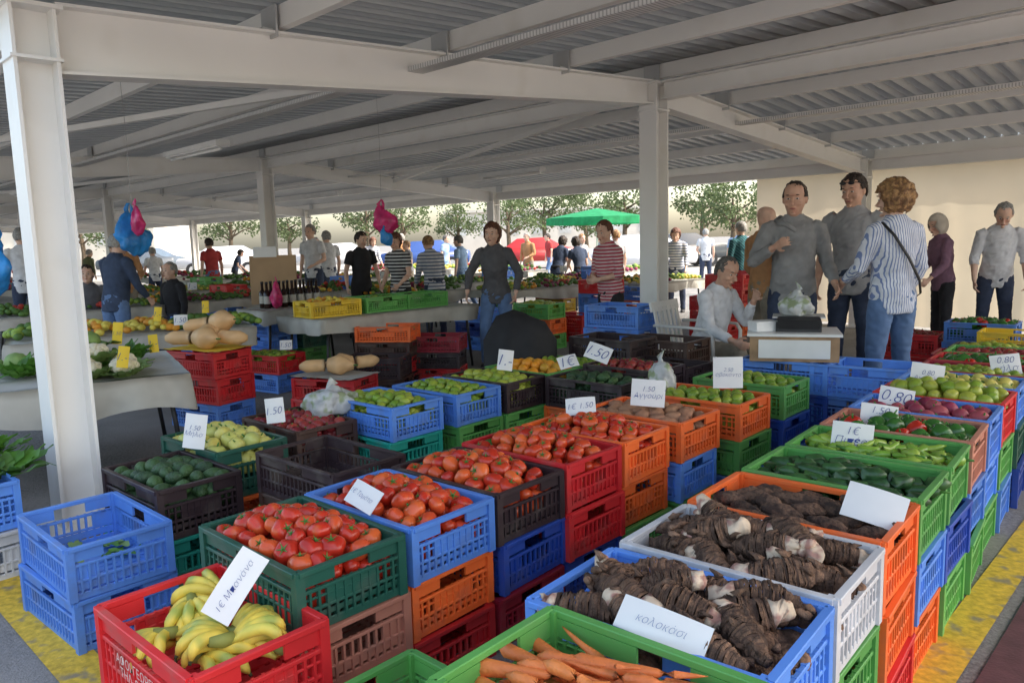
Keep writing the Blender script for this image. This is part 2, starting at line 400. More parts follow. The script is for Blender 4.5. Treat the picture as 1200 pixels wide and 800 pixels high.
def curvy(name,L,r0,r1,bend,mat,nseg=9,seg=10,nz=.0015,stem=None,flat=1,prof=None):
    bm=bmesh.new(); pts=[];rs=[]
    for i in range(nseg+1):
        t=i/nseg
        pts.append((L*(t-.5),bend*L*((t-.5)**2-.08),0))
        r=r0+(r1-r0)*t
        e=min(t,1-t)/.12
        r*=(math.sqrt(1-(1-min(1,e))**2)*.85+.15) if prof is None else 1
        if prof: r=prof(t)
        rs.append((r,r*flat))
    tube(bm,pts,rs,seg)
    if stem: tube(bm,[(-L/2-.025,pts[0][1]+.004,0),(-L/2+.01,pts[0][1],0)],[.004,.006],6,mi=1)
    return pm(bm,name,[mat,calM],nz,35)
taroB=M('taro_bark',(.21,.12,.075),rough=.95,var=.45,scale=34,bump=1,bscale=110,rnd=.25,col2=(.08,.045,.03),c2=(.46,.6),c2scale=26,detail=4)
corM=M('corm_bark',(.17,.095,.06),rough=.95,var=.5,scale=34,bump=1,bscale=100,rnd=.3,col2=(.06,.035,.025),c2=(.46,.6),c2scale=30,detail=3)
taroP=M('taro_cut_top',(.70,.55,.40),rough=.75,var=.2,scale=24,col2=(.42,.22,.17),c2=(.5,.64),c2scale=34,bump=.4,bscale=60)
taroD=M('taro_ring_groove',(.10,.058,.04),rough=.95,var=.4,scale=40)
def taro(k):
    random.seed(40+k); bm=bmesh.new(); L=U(.165,.215); n=48; pts=[];rs=[]; bulge=U(.9,1.12)
    for i in range(n+1):
        t=i/n; pts.append((L*(t-.5),.014*math.sin(t*3+k),.006*math.sin(t*4+k)))
        r=.0375*bulge*math.sin(min(1,t*1.35+.14)*math.pi*.5)*(1-.40*max(0,t-.5)/.5)
        r*=(1.06 if i%5==0 else (.95 if i%5==4 else 1.0))
        rs.append(r*U(.97,1.03))
    rs[0]=.010; c=41
    for i in range(c):
        tube(bm,pts[i:i+2],rs[i:i+2],18,mi=2 if i%5==3 else 0,cap=(i==0))
    tube(bm,[pts[c],pts[c+3],pts[n],(L*.53,pts[n][1],0),(L*.535,pts[n][1],0)],[rs[c]*.98,.022,.020,.019,.006],16,mi=1)
    tube(bm,[pts[c-2],(L*.42,pts[n][1]+.014,.010),(L*.54,pts[n][1]+.020,.014)],[.014,.011,.008],9,mi=1 if k%2 else 0)
    for j in range(9):
        a=U(0,6.28); t=U(.05,.85); r=.031; d=Vector((0,math.cos(a),math.sin(a))); b=Vector((L*(t-.5),0,0))
        tube(bm,[b+d*r*.8,b+d*r*1.15+Vector((.010,0,0)),b+d*r*1.30+Vector((.026,0,0))],[.010,.006,.001],6)
    bmesh.ops.remove_doubles(bm,verts=bm.verts,dist=.0002)
    return pm(bm,'taro',[taroB,taroP,taroD],.007,60)
banM=M('banana_skin',(.85,.66,.10),rough=.5,var=.12,scale=18,col2=(.40,.46,.09),c2=(.50,.70),c2scale=11,rnd=.08)
ell_d=M('banana_tip',(.05,.055,.02),rough=.8)
banG=M('banana_crown',(.25,.27,.06),rough=.7,var=.3)
def banana_bunch(k,n=6):
    random.seed(80+k); bm=bmesh.new()
    for i in range(n):
        row=i%2; a=rad(-34+68*i/(n-1))+U(-.05,.05); pts=[];rs=[]; L=.150*U(.92,1.06)
        for j in range(13):
            t=j/12
            x=.02+L*math.sin(t*1.35)/math.sin(1.35)*.9; zz=-.02+.10*math.sin(t*2.1)*.6-.07*t-.022*row
            pts.append((x*math.cos(a*(.5+.5*t)),x*math.sin(a*(.5+.5*t)),zz))
            rr=.0165 if .25<t<.8 else (.008+.0085*max(0,(t-.05)/.2) if t<=.25 else max(.005,.0165*(1-((t-.8)/.2)**1.6*.75)))
            rs.append(rr)
        tube(bm,pts,rs,6,side=(0,0,1),mi=0)
        d=(Vector(pts[-1])-Vector(pts[-2])).normalized(); tube(bm,[pts[-1],Vector(pts[-1])+d*.009],[.0052,.004],6,mi=1)
    tube(bm,[(-.035,0,.0),(.0,0,-.012),(.03,0,-.014)],[.012,.018,.016],8,mi=2)
    return pm(bm,'banana_bunch',[banM,ell_d,banG],0)
tarm=[taro(k) for k in range(6)]; banm=[banana_bunch(k,6+k) for k in range(3)]
random.seed(11)
KIND={
 'tomato':dict(me=[tomato()],sp=(.061,.057),rot=3,r=.029,lab='ripe red tomato heaped in an open crate',mat=tomM),
 'lime':dict(me=[ellm('lime',(.034,.026,.026),limeM,tip=.3)],sp=(.062,.056),rot=3,r=.026,lab='green lime lying in an open crate',mat=limeM),
 'avocado':dict(me=[ellm('avocado',(.042,.029,.028),avoM,tip=.4)],sp=(.072,.060),rot=2,r=.028,lab='dark green avocado lying in an open crate',mat=avoM),
 'apple':dict(me=[ellm('yellow_apple',(.040,.040,.037),lemM,lobes=4,stem=1)],sp=(.076,.070),rot=3,r=.035,lab='pale yellow apple heaped in an open crate',mat=lemM),
 'plum':dict(me=[ellm('red_plum',(.030,.030,.028),redM,stem=1)],sp=(.060,.056),rot=3,r=.027,lab='dark red fruit heaped in an open crate',mat=redM),
 'orange':dict(me=[ellm('orange_fruit',(.035,.035,.033),orgM)],sp=(.070,.064),rot=3,r=.03,lab='orange citrus fruit heaped in an open crate',mat=orgM),
 'guava':dict(me=[ellm('yellow_lime',(.038,.031,.031),limeY,tip=.3)],sp=(.068,.062),rot=3,r=.03,lab='yellowish green citrus fruit in an open crate',mat=limeY),
 'beet':dict(me=[ellm('beetroot',(.036,.034,.034),beetM,stem=1)],sp=(.072,.068),rot=3,r=.033,lab='dusty purple-red beetroot in an open crate',mat=beetM),
 'potato':dict(me=[ellm('root_tuber',(.045,.03,.028),potM,nz=.006)],sp=(.078,.062),rot=2,r=.028,lab='brown root tuber in an open crate',mat=potM),
 'zucchini':dict(me=[curvy('zucchini',.19,.019,.023,.25,zucM,stem=1)],sp=(.15,.040),rot=1,r=.02,lab='long dark green zucchini in an open crate',mat=zucM),
 'pepper':dict(me=[curvy('long_pepper',.14,.022,.008,1.0,pepM,stem=1),curvy('long_pepper',.12,.02,.007,-1.4,pepM,stem=1)],sp=(.075,.042),rot=1.6,r=.018,lab='pale green long pepper in an open crate',mat=pepM),
 'bell':dict(me=[ellm('bell_pepper',(.036,.036,.042),belM,lobes=4,stem=1),ellm('bell_pepper',(.036,.036,.042),belM,lobes=3,stem=1),ellm('bell_pepper',(.034,.034,.042),belR,lobes=4,stem=1)],sp=(.076,.07),rot=3,r=.034,lab='glossy bell pepper in an open crate',mat=belM),
 'carrot':dict(me=[curvy('carrot',.22,.017,.0025,.10,carM,seg=10),curvy('carrot',.20,.0145,.002,-.18,carM,seg=10)],sp=(.13,.027),rot=1.1,r=.015,lab='tapered orange carrot in an open crate',mat=carM),
 'taro':dict(me=tarm,sp=(.145,.066),rot=1.35,r=.033,lab='brown ringed taro root with cream cut top',mat=taroB),
 'minitaro':dict(me=[ellm('taro_corm',(.075,.020,.019),corM,nz=.006,tip=.6,nsc=45),ellm('taro_corm',(.060,.023,.022),corM,nz=.007,tip=.5,nsc=50)],sp=(.10,.043),rot=1.7,r=.020,lab='elongated dark brown taro corm in an open crate',mat=corM),
}
under={}
def nm_(k): return KIND[k]['me'][0].name.split('.')[0]
def fill(kind,x,y,yaw,zt,mound=.035,base=-.035,L=.455,W=.275,skip=0,side=0):
    K=KIND[kind]; sx,sy=K['sp']; cy,sn=math.cos(rad(yaw)),math.sin(rad(yaw))
    def Hh(u,v): return mound*max(0,1-(2*u/L)**2*.8-(2*v/W)**2*.8)+ side*u
    nm=nm_(kind)
    if kind not in under:
        bm=bmesh.new()
        for k in range(110):
            u,v=U(-L/2,L/2),U(-W/2,W/2); r=K['r']*.9
            lx=1.6 if K['rot']<2 else 1
            ell(bm,(u,v,.03*max(0,1-(2*u/L)**2*.8-(2*v/W)**2*.8)-r*U(1.2,2.0)),(r*lx,r,r),1 if kind!='taro' else 2,rot=Matrix.Rotation(U(0,3),3,'Z'))
        box(bm,(0,0,-.075),(L+.01,W+.01,.05))
        under[kind]=finish(bm,nm+'_heap',K['mat'],True)
    obj(nm+'_heap',under[kind],(x,y,zt+base),(0,0,rad(yaw)),kind='stuff',label='lower layers of '+nm.replace('_',' ')+'s filling the crate')
    nx=max(1,int((L-sx*.6)/sx)+1); ny=max(1,int((W-sy*.6)/sy)+1)
    for j in range(ny):
        for i in range(nx):
            if random.random()<skip: continue
            u=(i-(nx-1)/2+(.25 if j%2 else -.25))*((L-sx*.7)/max(1,nx-.5)) ; v=(j-(ny-1)/2)*((W-sy*.8)/max(1,ny-1))
            u+=U(-.15,.15)*sx; v+=U(-.18,.18)*sy
            z=zt+base+Hh(u,v)+U(-.12,.3)*K['r']
            rt=K['rot']
            if rt==3: e=(U(-.9,.9),U(-.9,.9),U(0,6.28))
            elif rt==2: e=(U(-.3,.3),U(-.35,.35),U(0,6.28))
            else:
                pt=U(-.28,.12) if kind=='taro' else (U(-.30,.06) if kind=='carrot' else U(-.22,.22))
                e=(U(0,6.28) if kind in('taro','minitaro') else U(-.3,.3),pt,rad(yaw)+U(-.5,.5)*rt+(math.pi if R()<.35 else 0)); z+=U(0,.35)*K['r']
            s=U(.84,1.16)*K.get('sc',1)
            obj(nm,random.choice(K['me']),(x+u*cy-v*sn,y+u*sn+v*cy,z),e,(s,s,s),label=K['lab'],cat=nm.replace('_',' '),group=nm.replace('_',' ')+'s in crates')
# ------------------------------------------------------------------ price cards
tcache={}
def tmesh(s,size=.036,mat=ink,shear=.25,off=-.0007):
    k=(s,size,mat.name,off)
    if k in tcache: return tcache[k]
    cu=bpy.data.curves.new('t','FONT'); cu.body=s; cu.size=size; cu.align_x='CENTER'; cu.align_y='CENTER'; cu.shear=shear; cu.space_line=.9
    cu.offset=off*size/.036
    me=evalmesh(bpy.data.objects.new('t',cu))
    me.transform(Matrix.Rotation(rad(90),4,'X')); me.materials.clear(); me.materials.append(mat)
    xs=[v.co.x for v in me.vertices]; zs=[v.co.z for v in me.vertices]
    me.transform(Matrix.Translation((-(min(xs)+max(xs))/2,0,-(min(zs)+max(zs))/2)))
    tcache[k]=me; return me
def price(x,y,z,text,w=.13,h=.11,yaw=0,tilt=-15,roll=0,mat=paper,what=None,fs=1):
    bm=bmesh.new(); nx=8
    vs=[[bm.verts.new(((i/nx-.5)*w,0.006*((i/nx-.5)*2)**2+t,(k-.5)*h)) for k in (0,1)] for t in (0,.0015) for i in range(nx+1)]
    for g in (0,nx+1):
        for i in range(nx): bm.faces.new((vs[g+i][0],vs[g+i+1][0],vs[g+i+1][1],vs[g+i][1]))
    o=obj('price_card',finish(bm,'price_card',mat,True),(x,y,z),(Matrix.Rotation(rad(yaw),3,'Z')@Matrix.Rotation(rad(tilt),3,'X')@Matrix.Rotation(rad(roll),3,'Y')).to_euler(),
      label=what or ('handwritten paper price card stuck among the produce' ),cat='price card',group='handwritten price cards')
    if text:
        me=tmesh(text,mat=faint) if text=='κολοκάσι' else tmesh(text); dx=max(v.co.x for v in me.vertices)*2; dz=max(v.co.z for v in me.vertices)*2
        s=min(.84*w/dx,.76*h/dz)*fs
        obj('lettering',me,(0,-.003,0),(0,rad(U(-3,3)),0),(s,s,s),parent=o)
    return o
# ------------------------------------------------------------------ layout of crates
YR=-40; YM=-42
rb=[(.15,1.165,'green blue green',.59,'carrot'),(.325,1.50,'pink green blue',.57,'taro'),(.565,1.79,'blue green white',.57,'taro'),(.80,2.075,'red orange orange',.57,'minitaro'),
(1.04,2.36,'orange blue green',.57,'zucchini'),(1.28,2.645,'green navy green',.57,'pepper'),(1.52,2.93,'green blue pink',.57,'bell'),(1.76,3.215,'green blue blue',.57,'beet'),
(2.0,3.50,'blue green red',.57,'guava'),(2.25,3.79,'navy dgreen blue',.57,'apple'),(2.49,4.08,'blue red dred',.57,'lime'),(2.73,4.37,'green blue red',.57,'bell'),(2.98,4.66,'red black green',.57,'plum')]
for x,y,c,z,k in rb:
    stack(x,y,YR,c,z,'filled with '+nm_(k).replace('_',' ')+'s')
    if k=='carrot': fill(k,x,y,YR,z-.015,mound=.05,base=-.04)
    elif k=='taro': fill(k,x,y,YR,z,mound=.045,base=-.034,L=.43,W=.26)
    elif k=='guava': fill(k,x,y,YR,z,mound=.05,base=-.02)
    else: fill(k,x,y,YR,z,mound=.025,base=-.04)
stack(-.19,1.46,YM,'red green',.34,'standing empty')
tr=[(-.62,2.10,'red pink dgreen',.52,'tomato'),(-.38,2.375,'red orange blue',.52,'tomato'),(-.14,2.65,'dred navy black',.52,'tomato'),(.10,2.92,'navy red red',.53,'tomato'),
(.34,3.19,'green orange orange',.53,'tomato'),(.63,3.48,'green blue orange',.53,'potato'),(.97,3.80,'blue green orange',.53,'lime'),(1.32,4.2,'blue navy green',.53,'lime')]
for x,y,c,z,k in tr:
    stack(x,y,YM,c,z,'filled with '+nm_(k).replace('_',' ')+'s')
    fill(k,x,y,YM,z,mound=.055 if k=='tomato' else .02,base=-.028)
BX,BY=-.77,1.80
stack(BX,BY,YM,'red red',.43,'holding bunches of bananas')
cy_,sy_=math.cos(rad(YM)),math.sin(rad(YM))
for i,(u,v,z,a,p) in enumerate(((-.17,.03,.375,100,-10),(-.10,-.07,.37,-120,10),(.02,.07,.38,60,-5),(.10,-.05,.375,-20,8),(.15,.07,.38,150,-5),(-.12,.02,.41,-60,6),(-.16,.09,.415,170,-6),(.09,-.02,.415,-160,4),(.13,.02,.42,40,0),(-.05,-.03,.39,20,0))):
    obj('banana_bunch',banm[i%3],(BX+u*cy_-v*sy_-.05*math.cos(rad(a)),BY+u*sy_+v*cy_-.05*math.sin(rad(a)),z),(rad(p),rad(-6),rad(a)),(.88,.88,1.0),label='bunch of ripe yellow bananas in a red crate',cat='bananas',group='banana bunches')
lay=[(-1.53,2.67,-42,'blue blue',.37,None,'nearly empty with leaves'),(-1.43,3.09,-42,'teal black',.42,'avocado',''),(-1.36,3.50,-42,'orange dgreen',.45,'apple',''),
(-1.10,3.84,-42,'black brown',.45,'plum',''),(-.74,2.98,-42,'black brown black',.50,None,'standing empty'),(-1.02,4.46,-42,'green red',.42,'plum',''),
(-.68,3.98,-42,'green teal blue',.52,'lime',''),(-.38,4.26,-42,'blue green blue',.52,'lime',''),(-.12,4.55,-42,'blue green black',.52,'guava',''),(.13,4.83,-42,'red blue green',.52,'orange',''),
(.50,4.40,-42,'green orange black',.52,'avocado',''),(.75,4.70,-42,'dred black black',.54,'plum',''),(1.0,5.0,-42,'green black black',.5,None,'standing empty'),(.38,5.12,-42,'green blue green',.5,'lime',''),
(.72,5.45,-42,'black brown black',.62,None,'standing empty'),(1.1,5.45,-42,'green black brown',.6,None,'standing empty'),
(.93,6.45,-40,'blue blue blue blue',.76,None,'standing empty'),
(-2.28,5.72,-30,'blue red red',.57,None,'carrying squashes'),(-1.32,5.62,-20,'red red',.36,None,'carrying squashes'),
(-1.15,7.1,-10,'black red brown orange',.57,None,'standing empty'),(-1.18,6.6,-10,'brown black',.36,None,'standing empty'),(-.72,7.25,-10,'red black dred',.45,None,'standing empty'),
(-2.75,8.7,-42,'green blue blue',.5,None,'standing empty'),(-2.45,8.95,-42,'green dgreen green',.5,None,'standing empty'),(-2.9,7.6,-42,'red red',.36,'plum',''),(-2.25,7.1,-30,'blue red',.34,'lime',''),
(1.72,4.66,-40,'navy navy blue',.56,None,'supporting the scales'),(2.05,4.40,-40,'navy blue blue',.56,None,'standing empty'),
(-2.35,3.10,-40,'white blue',.40,None,'full of leafy greens'),(-2.72,3.40,-40,'black blue',.40,None,'full of leafy greens'),
(4.05,6.55,-40,'blue blue blue',.52,'bell',''),(4.0,6.0,-40,'red brown yellow',.5,None,'standing empty'),(3.6,6.9,-40,'red red',.4,'plum',''),(3.25,5.3,-40,'red dred',.45,'lime',''),(3.55,5.6,-40,'green black',.45,'guava',''),
(.8,10,-40,'red red',.35,None,'standing empty'),(.35,9.4,-40,'green orange green',.55,'guava',''),(.0,9.9,-40,'blue red',.4,None,'standing empty'),(1.7,9.2,-40,'green blue',.4,None,'standing empty'),
(1.25,10.6,-40,'blue blue blue red',.75,None,'standing empty'),(-.4,9.5,-40,'blue navy blue',.5,None,'standing empty'),
(-3.9,9.4,-42,'blue green blue',.5,None,'standing empty'),(-4.6,8.2,-30,'red red',.4,None,'standing empty'),(2.6,9.8,-40,'red red red',.55,None,'standing empty'),(2.9,10.2,-40,'orange orange red red',.8,None,'standing empty'),
(3.3,10.8,-40,'orange red red red',.8,None,'standing empty'),(.7,12.0,-40,'orange yellow red',.6,None,'standing empty'),(-3.3,10.3,-40,'red blue red',.5,None,'standing empty'),(-1.8,12,-40,'green orange green',.55,None,'standing empty'),(1.9,11.3,-40,'blue orange blue',.6,None,'standing empty'),
(-2.6,12.4,-40,'yellow green orange blue',.82,None,'standing empty'),(-.2,13.9,-40,'green red green blue',.85,None,'standing empty'),(-4.4,12.0,-40,'orange blue red',.75,None,'standing empty'),(1.5,12.9,-40,'green orange orange blue',.85,None,'standing empty'),(-5.9,10.2,-40,'red green blue',.7,None,'standing empty'),(-5.6,14.2,-40,'blue orange green',.8,None,'standing empty')]
for x,y,yw,c,z,k,wh in lay:
    stack(x,y,yw,c,z,wh or ('filled with '+nm_(k).replace('_',' ')+'s'))
    if k: fill(k,x,y,yw,z,mound=.05 if k in('apple','orange') else .03,base=-.03,skip=.0)
for (x,y,z,s) in ((BX,BY,.335,'ΑΦΟΙ ΓΕΩΡΓΙΟΥ\nΤΗΛ. 99623377'),(.10,2.92,.445,'ΑΦΟΙ ΓΕΩΡΓΙΟΥ')):
    best=min(crates,key=lambda c:(c.location-Vector((x,y,z-.1))).length)
    o=obj('lettering',tmesh(s,.034,redtxt,0,0),parent=best)
    o.location=(0,-(CW/2+.003),.095); o.scale=(1,1,1/best.scale[2])
cards=[(-.675,1.74,.525,'1€ Μπανάνα',.17,.075,8,-32,-58,.92),(-.46,2.22,.575,'1€ Τομάτα',.13,.075,-35,-40,12,.95),(-1.38,3.24,.54,'1.50\nΜήλα',.095,.15,0,-8,8,1),
(-1.15,3.62,.54,'1.50',.09,.12,0,-8,-5,1),(.29,3.27,.60,'1€ 1.50',.13,.08,-10,-34,-6,1),(.60,3.36,.63,'1.50\nΑγγούρι',.15,.12,-10,-10,4,1),(1.03,3.62,.665,'2.50\nαβοκάντο',.14,.15,-5,-4,0,1),
(-.04,4.42,.63,'1.-',.09,.12,10,-12,10,1),(.50,4.42,.66,'1.50',.15,.10,-15,-30,20,1),(.33,4.5,.60,'1€',.12,.08,10,-35,-12,1),
(2.03,3.70,.605,'0.80\nΑγγούρι',.15,.125,-14,-12,8,1),(1.68,3.30,.595,'0.80',.14,.08,-18,-18,10,1),(1.47,3.02,.58,'1.50\nράδι',.14,.095,-12,-20,8,1),(1.22,2.70,.585,'1€\nΠιπέρι',.14,.10,-16,-12,6,1),
(.945,1.95,.60,'',.15,.10,-25,-38,14,1),(.265,1.352,.600,'κολοκάσι',.18,.065,-28,-45,10,.66),(2.60,3.99,.60,'0.80\nμήλα',.14,.11,-20,-14,-8,1)]
for x,y,z,t,w_,h_,yw,ti,ro,fs in cards: price(x,y,z,t,w_,h_,yw,ti,ro,fs=fs)
# ------------------------------------------------------------------ tables
def table(x,y,yaw,L,W,H,label='folding market table with a pale cloth',drop=.14):
    e=obj('market_table',None,(x,y,0),(0,0,rad(yaw)),label=label,cat='table',group='market tables')
    bm=bmesh.new(); box(bm,(0,0,H-.015),(L-.02,W-.02,.025)); obj('table_top',finish(bm,'table_top',wood),parent=e)
    bm=bmesh.new(); nx,ny=int(L/.06),int(W/.06)
    top=[[bm.verts.new(((i/nx-.5)*L,(j/ny-.5)*W,H+.002+.006*noise.noise(Vector((i*.4+x,j*.4,0))))) for j in range(ny+1)] for i in range(nx+1)]
    for i in range(nx):
        for j in range(ny): bm.faces.new((top[i][j],top[i+1][j],top[i+1][j+1],top[i][j+1]))
    ring=[top[i][0] for i in range(nx+1)]+[top[nx][j] for j in range(1,ny+1)]+[top[i][ny] for i in range(nx-1,-1,-1)]+[top[0][j] for j in range(ny-1,0,-1)]
    prev=ring
    for k in (1,2,3,4):
        cur=[]
        for q,v in enumerate(ring):
            d=Vector((v.co.x/(L/2) if abs(v.co.x)>L/2-.001 else 0,v.co.y/(W/2) if abs(v.co.y)>W/2-.001 else 0,0))
            wv=.024*math.sin(q*1.1+x*3+1.5*noise.noise(Vector((q*.2,x,0))))+.022*noise.noise(Vector((q*.35,x,y)))
            cur.append(bm.verts.new(v.co+d*(.008+wv*k/4)+Vector((0,0,-drop*k/4*(1+.45*noise.noise(Vector((q*.11,y,1))))))))
        for q in range(len(ring)):
            bm.faces.new((prev[q],prev[(q+1)%len(ring)],cur[(q+1)%len(ring)],cur[q]))
        prev=cur
    obj('cloth',finish(bm,'cloth',cloth,True),parent=e)
    for sx in (-1,1):
        for sy in (-1,1):
            bm=bmesh.new(); tube(bm,[(sx*(L/2-.12),sy*(W/2-.08),H-.03),(sx*(L/2-.06),sy*(W/2-.06),0)],[.014,.014],8); obj('leg',finish(bm,'leg',dark,True),parent=e)
    return e
table(-2.86,4.57,30,1.55,1.22,.60,drop=.19)
table(-3.3,6.7,30,1.9,.8,.62)
table(-1.3,7.75,45,1.9,.8,.66)
mixm=[M('fruit_a',(.70,.30,.03),rough=.6),M('fruit_b',(.5,.05,.03),rough=.6),M('fruit_c',(.24,.36,.05),rough=.6),M('fruit_d',(.68,.55,.09),rough=.6),M('fruit_e',(.08,.17,.03),rough=.6),M('fruit_f',(.24,.03,.08),rough=.6)]
def heap(x,y,yaw,z,L,W,mi,n=90,r=.035,h=.10,name='fruit_heap',label='colourful heap of fruit laid out on a table'):
    bm=bmesh.new()
    for k in range(n):
        u,v=U(-.5,.5),U(-.5,.5); hh=h*max(0,1-(2*u)**2)*max(0,1-(2*v)**2)
        rr=r*U(.75,1.15); ell(bm,(u*L,v*W,r*.9+hh*U(.4,1)),(rr*U(1,1.35),rr,rr*U(.8,1)),2 if r>.03 and y<9 else 1,mi=random.choice(mi),rot=Matrix.Rotation(U(0,3),3,'Z'))
    obj(name,finish(bm,name,mixm,True),(x,y,z),(0,0,rad(yaw)),kind='stuff',label=label)
for x,y in ((-6.2,8.2),(-5.3,9.4),(-4.2,10.6),(-3.2,11.6),(-6.5,12.5),(-5,13.6),(-2.0,12.9),(-.7,13.5),(1.0,13.2),(-8.5,11),(-3,16),(0,17.5),(-6.5,17.5),(2.3,12.2),(-10,15),(-1.5,11.2),(.3,11.4),(-4.8,16.5),(-8.7,20),(-12,18),(-3,21),(2.2,16),(-1.2,20.5),(-13,22)):
    table(x,y,45,1.7,.8,.62)
    c=[[0,3,4],[1,4],[2,3],[4,2],[1,5,4],[4,0,2],[4],[5,4]]
    for q in (-.62,-.2,.2,.62):
        a=rad(45); heap(x+q*math.cos(a),y+q*math.sin(a),45,.62,.36,.66,random.choice(c),n=60 if y<14 else 30,r=.034 if y<14 else .045,h=U(.04,.13))
    if R()<.8 and y<15: price(x-.1,y-.2,.82,'1.50' if R()<.5 else '1.-',.12,.10,U(-15,15),-8,0,mat=random.choice([paper,paper,ypaper]),what='price card standing in a heap of fruit')
for q,mi in ((-.75,[4,2]),(-.35,[3,0]),(.1,[0,3]),(.5,[4]),(.8,[2,4])):
    a=rad(30); heap(-3.3+q*math.cos(a),6.7+q*math.sin(a),30,.62,.42,.6,mi,n=55,r=.036,h=.08)
for i,(d,c) in enumerate(((-.62,'yellow'),(-.05,'green'),(.45,'green'))):
    a=rad(45); crate(-1.38+d*math.cos(a)+.1,7.72+d*math.sin(a)-.1,45+U(-3,3) if i else 42,.665,.15,c,'standing on a cloth covered table')
heap(-1.75,7.2,45,.76,.45,.28,[0,3],n=50,r=.03,h=.05,label='orange and yellow fruit heaped in a yellow crate')
heap(-1.3,7.62,45,.74,.45,.28,[2,4],n=50,r=.03,h=.05,label='green fruit heaped in a green crate')
def bottle():
    bm=bmesh.new(); tube(bm,[(0,0,0),(0,0,.005),(0,0,.17),(0,0,.20),(0,0,.27)],[.033,.037,.037,.015,.013],12); tube(bm,[(0,0,.26),(0,0,.285)],[.016,.016],10,mi=1); tube(bm,[(0,0,.05),(0,0,.13)],[.0378,.0378],12,mi=2,cap=False)
    return finish(bm,'bottle',[glass,dark,cloth],True)
bt=bottle()
table(-2.35,8.55,45,1.2,.6,.66)
for i in range(14):
    q=(i%7)*.10-.3; a=rad(45); r_=(i//7)*.1
    obj('bottle',bt,(-2.4+q*math.cos(a)-r_*.7,8.45+q*math.sin(a)+r_*.7,.664),(0,0,i),label='dark glass bottle standing on the table',cat='bottle',group='row of dark bottles')
bm=bmesh.new(); box(bm,(0,0,.28),(.52,.06,.56)); box(bm,(-.08,-.032,.60),(.26,.01,.12),1); box(bm,(0,-.033,.28),(.5,.004,.03)); bmesh.ops.recalc_face_normals(bm,faces=bm.faces); bmesh.ops.bevel(bm,geom=bm.edges[:],offset=.0018,segments=1)
obj('cardboard_box',finish(bm,'cardboard_box',[card,paper]),(-2.75,8.95,.66),(rad(-4),0,rad(8)),label='upright brown cardboard box with a taped white sheet',cat='cardboard box')
# ------------------------------------------------------------------ squashes, cauliflowers, greens, bags
sqM=M('squash_skin',(.74,.46,.22),rough=.5,var=.1,scale=12,col2=(.62,.36,.16),c2=(.55,.7))
def squash():
    return curvy('butternut_squash',.34,.06,.04,.5,sqM,nseg=16,seg=18,nz=.003,stem=1,prof=lambda t:(.012+.062*math.sin(min(1,t/.42)*math.pi/2) if t<.25 else (.058+.016*math.cos((t-.25)/.35*math.pi/1.0)*.9-.006 if t<.6 else .040*(1-max(0,(t-.9)/.1)*.6))))
sq=squash()
for x,y,z,a,s,p in ((-2.34,5.62,.67,165,1.3,0),(-2.18,5.70,.67,-20,1.3,4),(-2.26,5.76,.765,170,1.25,8),(-1.36,5.58,.445,185,1.15,0),(-1.20,5.70,.445,20,1.15,0)):
    obj('butternut_squash',sq,(x,y,z),(0,rad(p),rad(a)),(s,s,s),label='orange tan butternut squash lying on a covered crate',cat='squash',group='butternut squashes')
for x,y,z,c in ((-2.28,5.72,.585,ypaper),(-1.32,5.62,.372,cloth)):
    bm=bmesh.new(); bmesh.ops.create_grid(bm,x_segments=16,y_segments=12,size=.5)
    for v in bm.verts: v.co=Vector((v.co.x*.56,v.co.y*.37,.006*noise.noise(v.co*9)))
    obj('cloth',finish(bm,'cloth',c,True),(x,y,z),(0,0,rad(-28)),label='thin cloth laid over a crate under the squashes',cat='cloth')
leafM=M('leaf_green',(.10,.25,.035),rough=.5,var=.4,scale=14,trans=.2,rnd=.15)
paleleaf=M('cabbage_leaf',(.26,.40,.12),rough=.5,var=.3,scale=10,trans=.15)
curdM=M('cauliflower_curd',(.74,.68,.5),rough=.8,var=.12,scale=20,bump=.8,bscale=70)
def leafy(bm,base,d,L,W,mi=0,n=6,curl=.6):
    d=Vector(d).normalized(); s=d.cross(Vector((0,0,1))); 
    if s.length<.1: s=Vector((1,0,0))
    s.normalize(); up=s.cross(d); p=Vector(base); prev=None
    for i in range(n+1):
        t=i/n; w_=W*math.sin(math.pi*min(1,t*.85+.12))*.5
        dd=(d*math.cos(curl*t)-up*math.sin(curl*t)*(-1 if curl<0 else 1)).normalized()
        if i: p=p+dd*L/n
        wob=.12*W*math.sin(i*2.1)
        cur=[bm.verts.new(p-s*w_+up*wob),bm.verts.new(p-up*W*.08),bm.verts.new(p+s*w_-up*wob)]
        if prev:
            for k in (0,1):
                f=bm.faces.new((prev[k],prev[k+1],cur[k+1],cur[k])); f.material_index=mi
        prev=cur
def cauli():
    bm=bmesh.new()
    for k in range(46):
        a=U(0,6.28); e=U(0,1.45); d=Vector((math.cos(a)*math.cos(e),math.sin(a)*math.cos(e),math.sin(e)*.75))
        r=U(.018,.027); ell(bm,d*.062,(r,r,r),2,mi=0)
    ell(bm,(0,0,0),(.062,.062,.05),2)
    for k in range(11):
        a=k*.571+U(-.1,.1); leafy(bm,(.03*math.cos(a),.03*math.sin(a),-.05),(math.cos(a),math.sin(a),.75),U(.13,.18),.10,1,curl=-.5)
    return pm(bm,'cauliflower',[curdM,paleleaf],.003,90)
def cabbage():
    bm=bmesh.new(); ell(bm,(0,0,0),(.075,.075,.065),3)
    for k in range(14):
        a=k*.45*2; leafy(bm,(.03*math.cos(a),.03*math.sin(a),-.06),(math.cos(a),math.sin(a),.9),U(.13,.2),.14,0,curl=-.9)
    return pm(bm,'cabbage',[paleleaf],.006,30)
cf=cauli(); cb=cabbage()
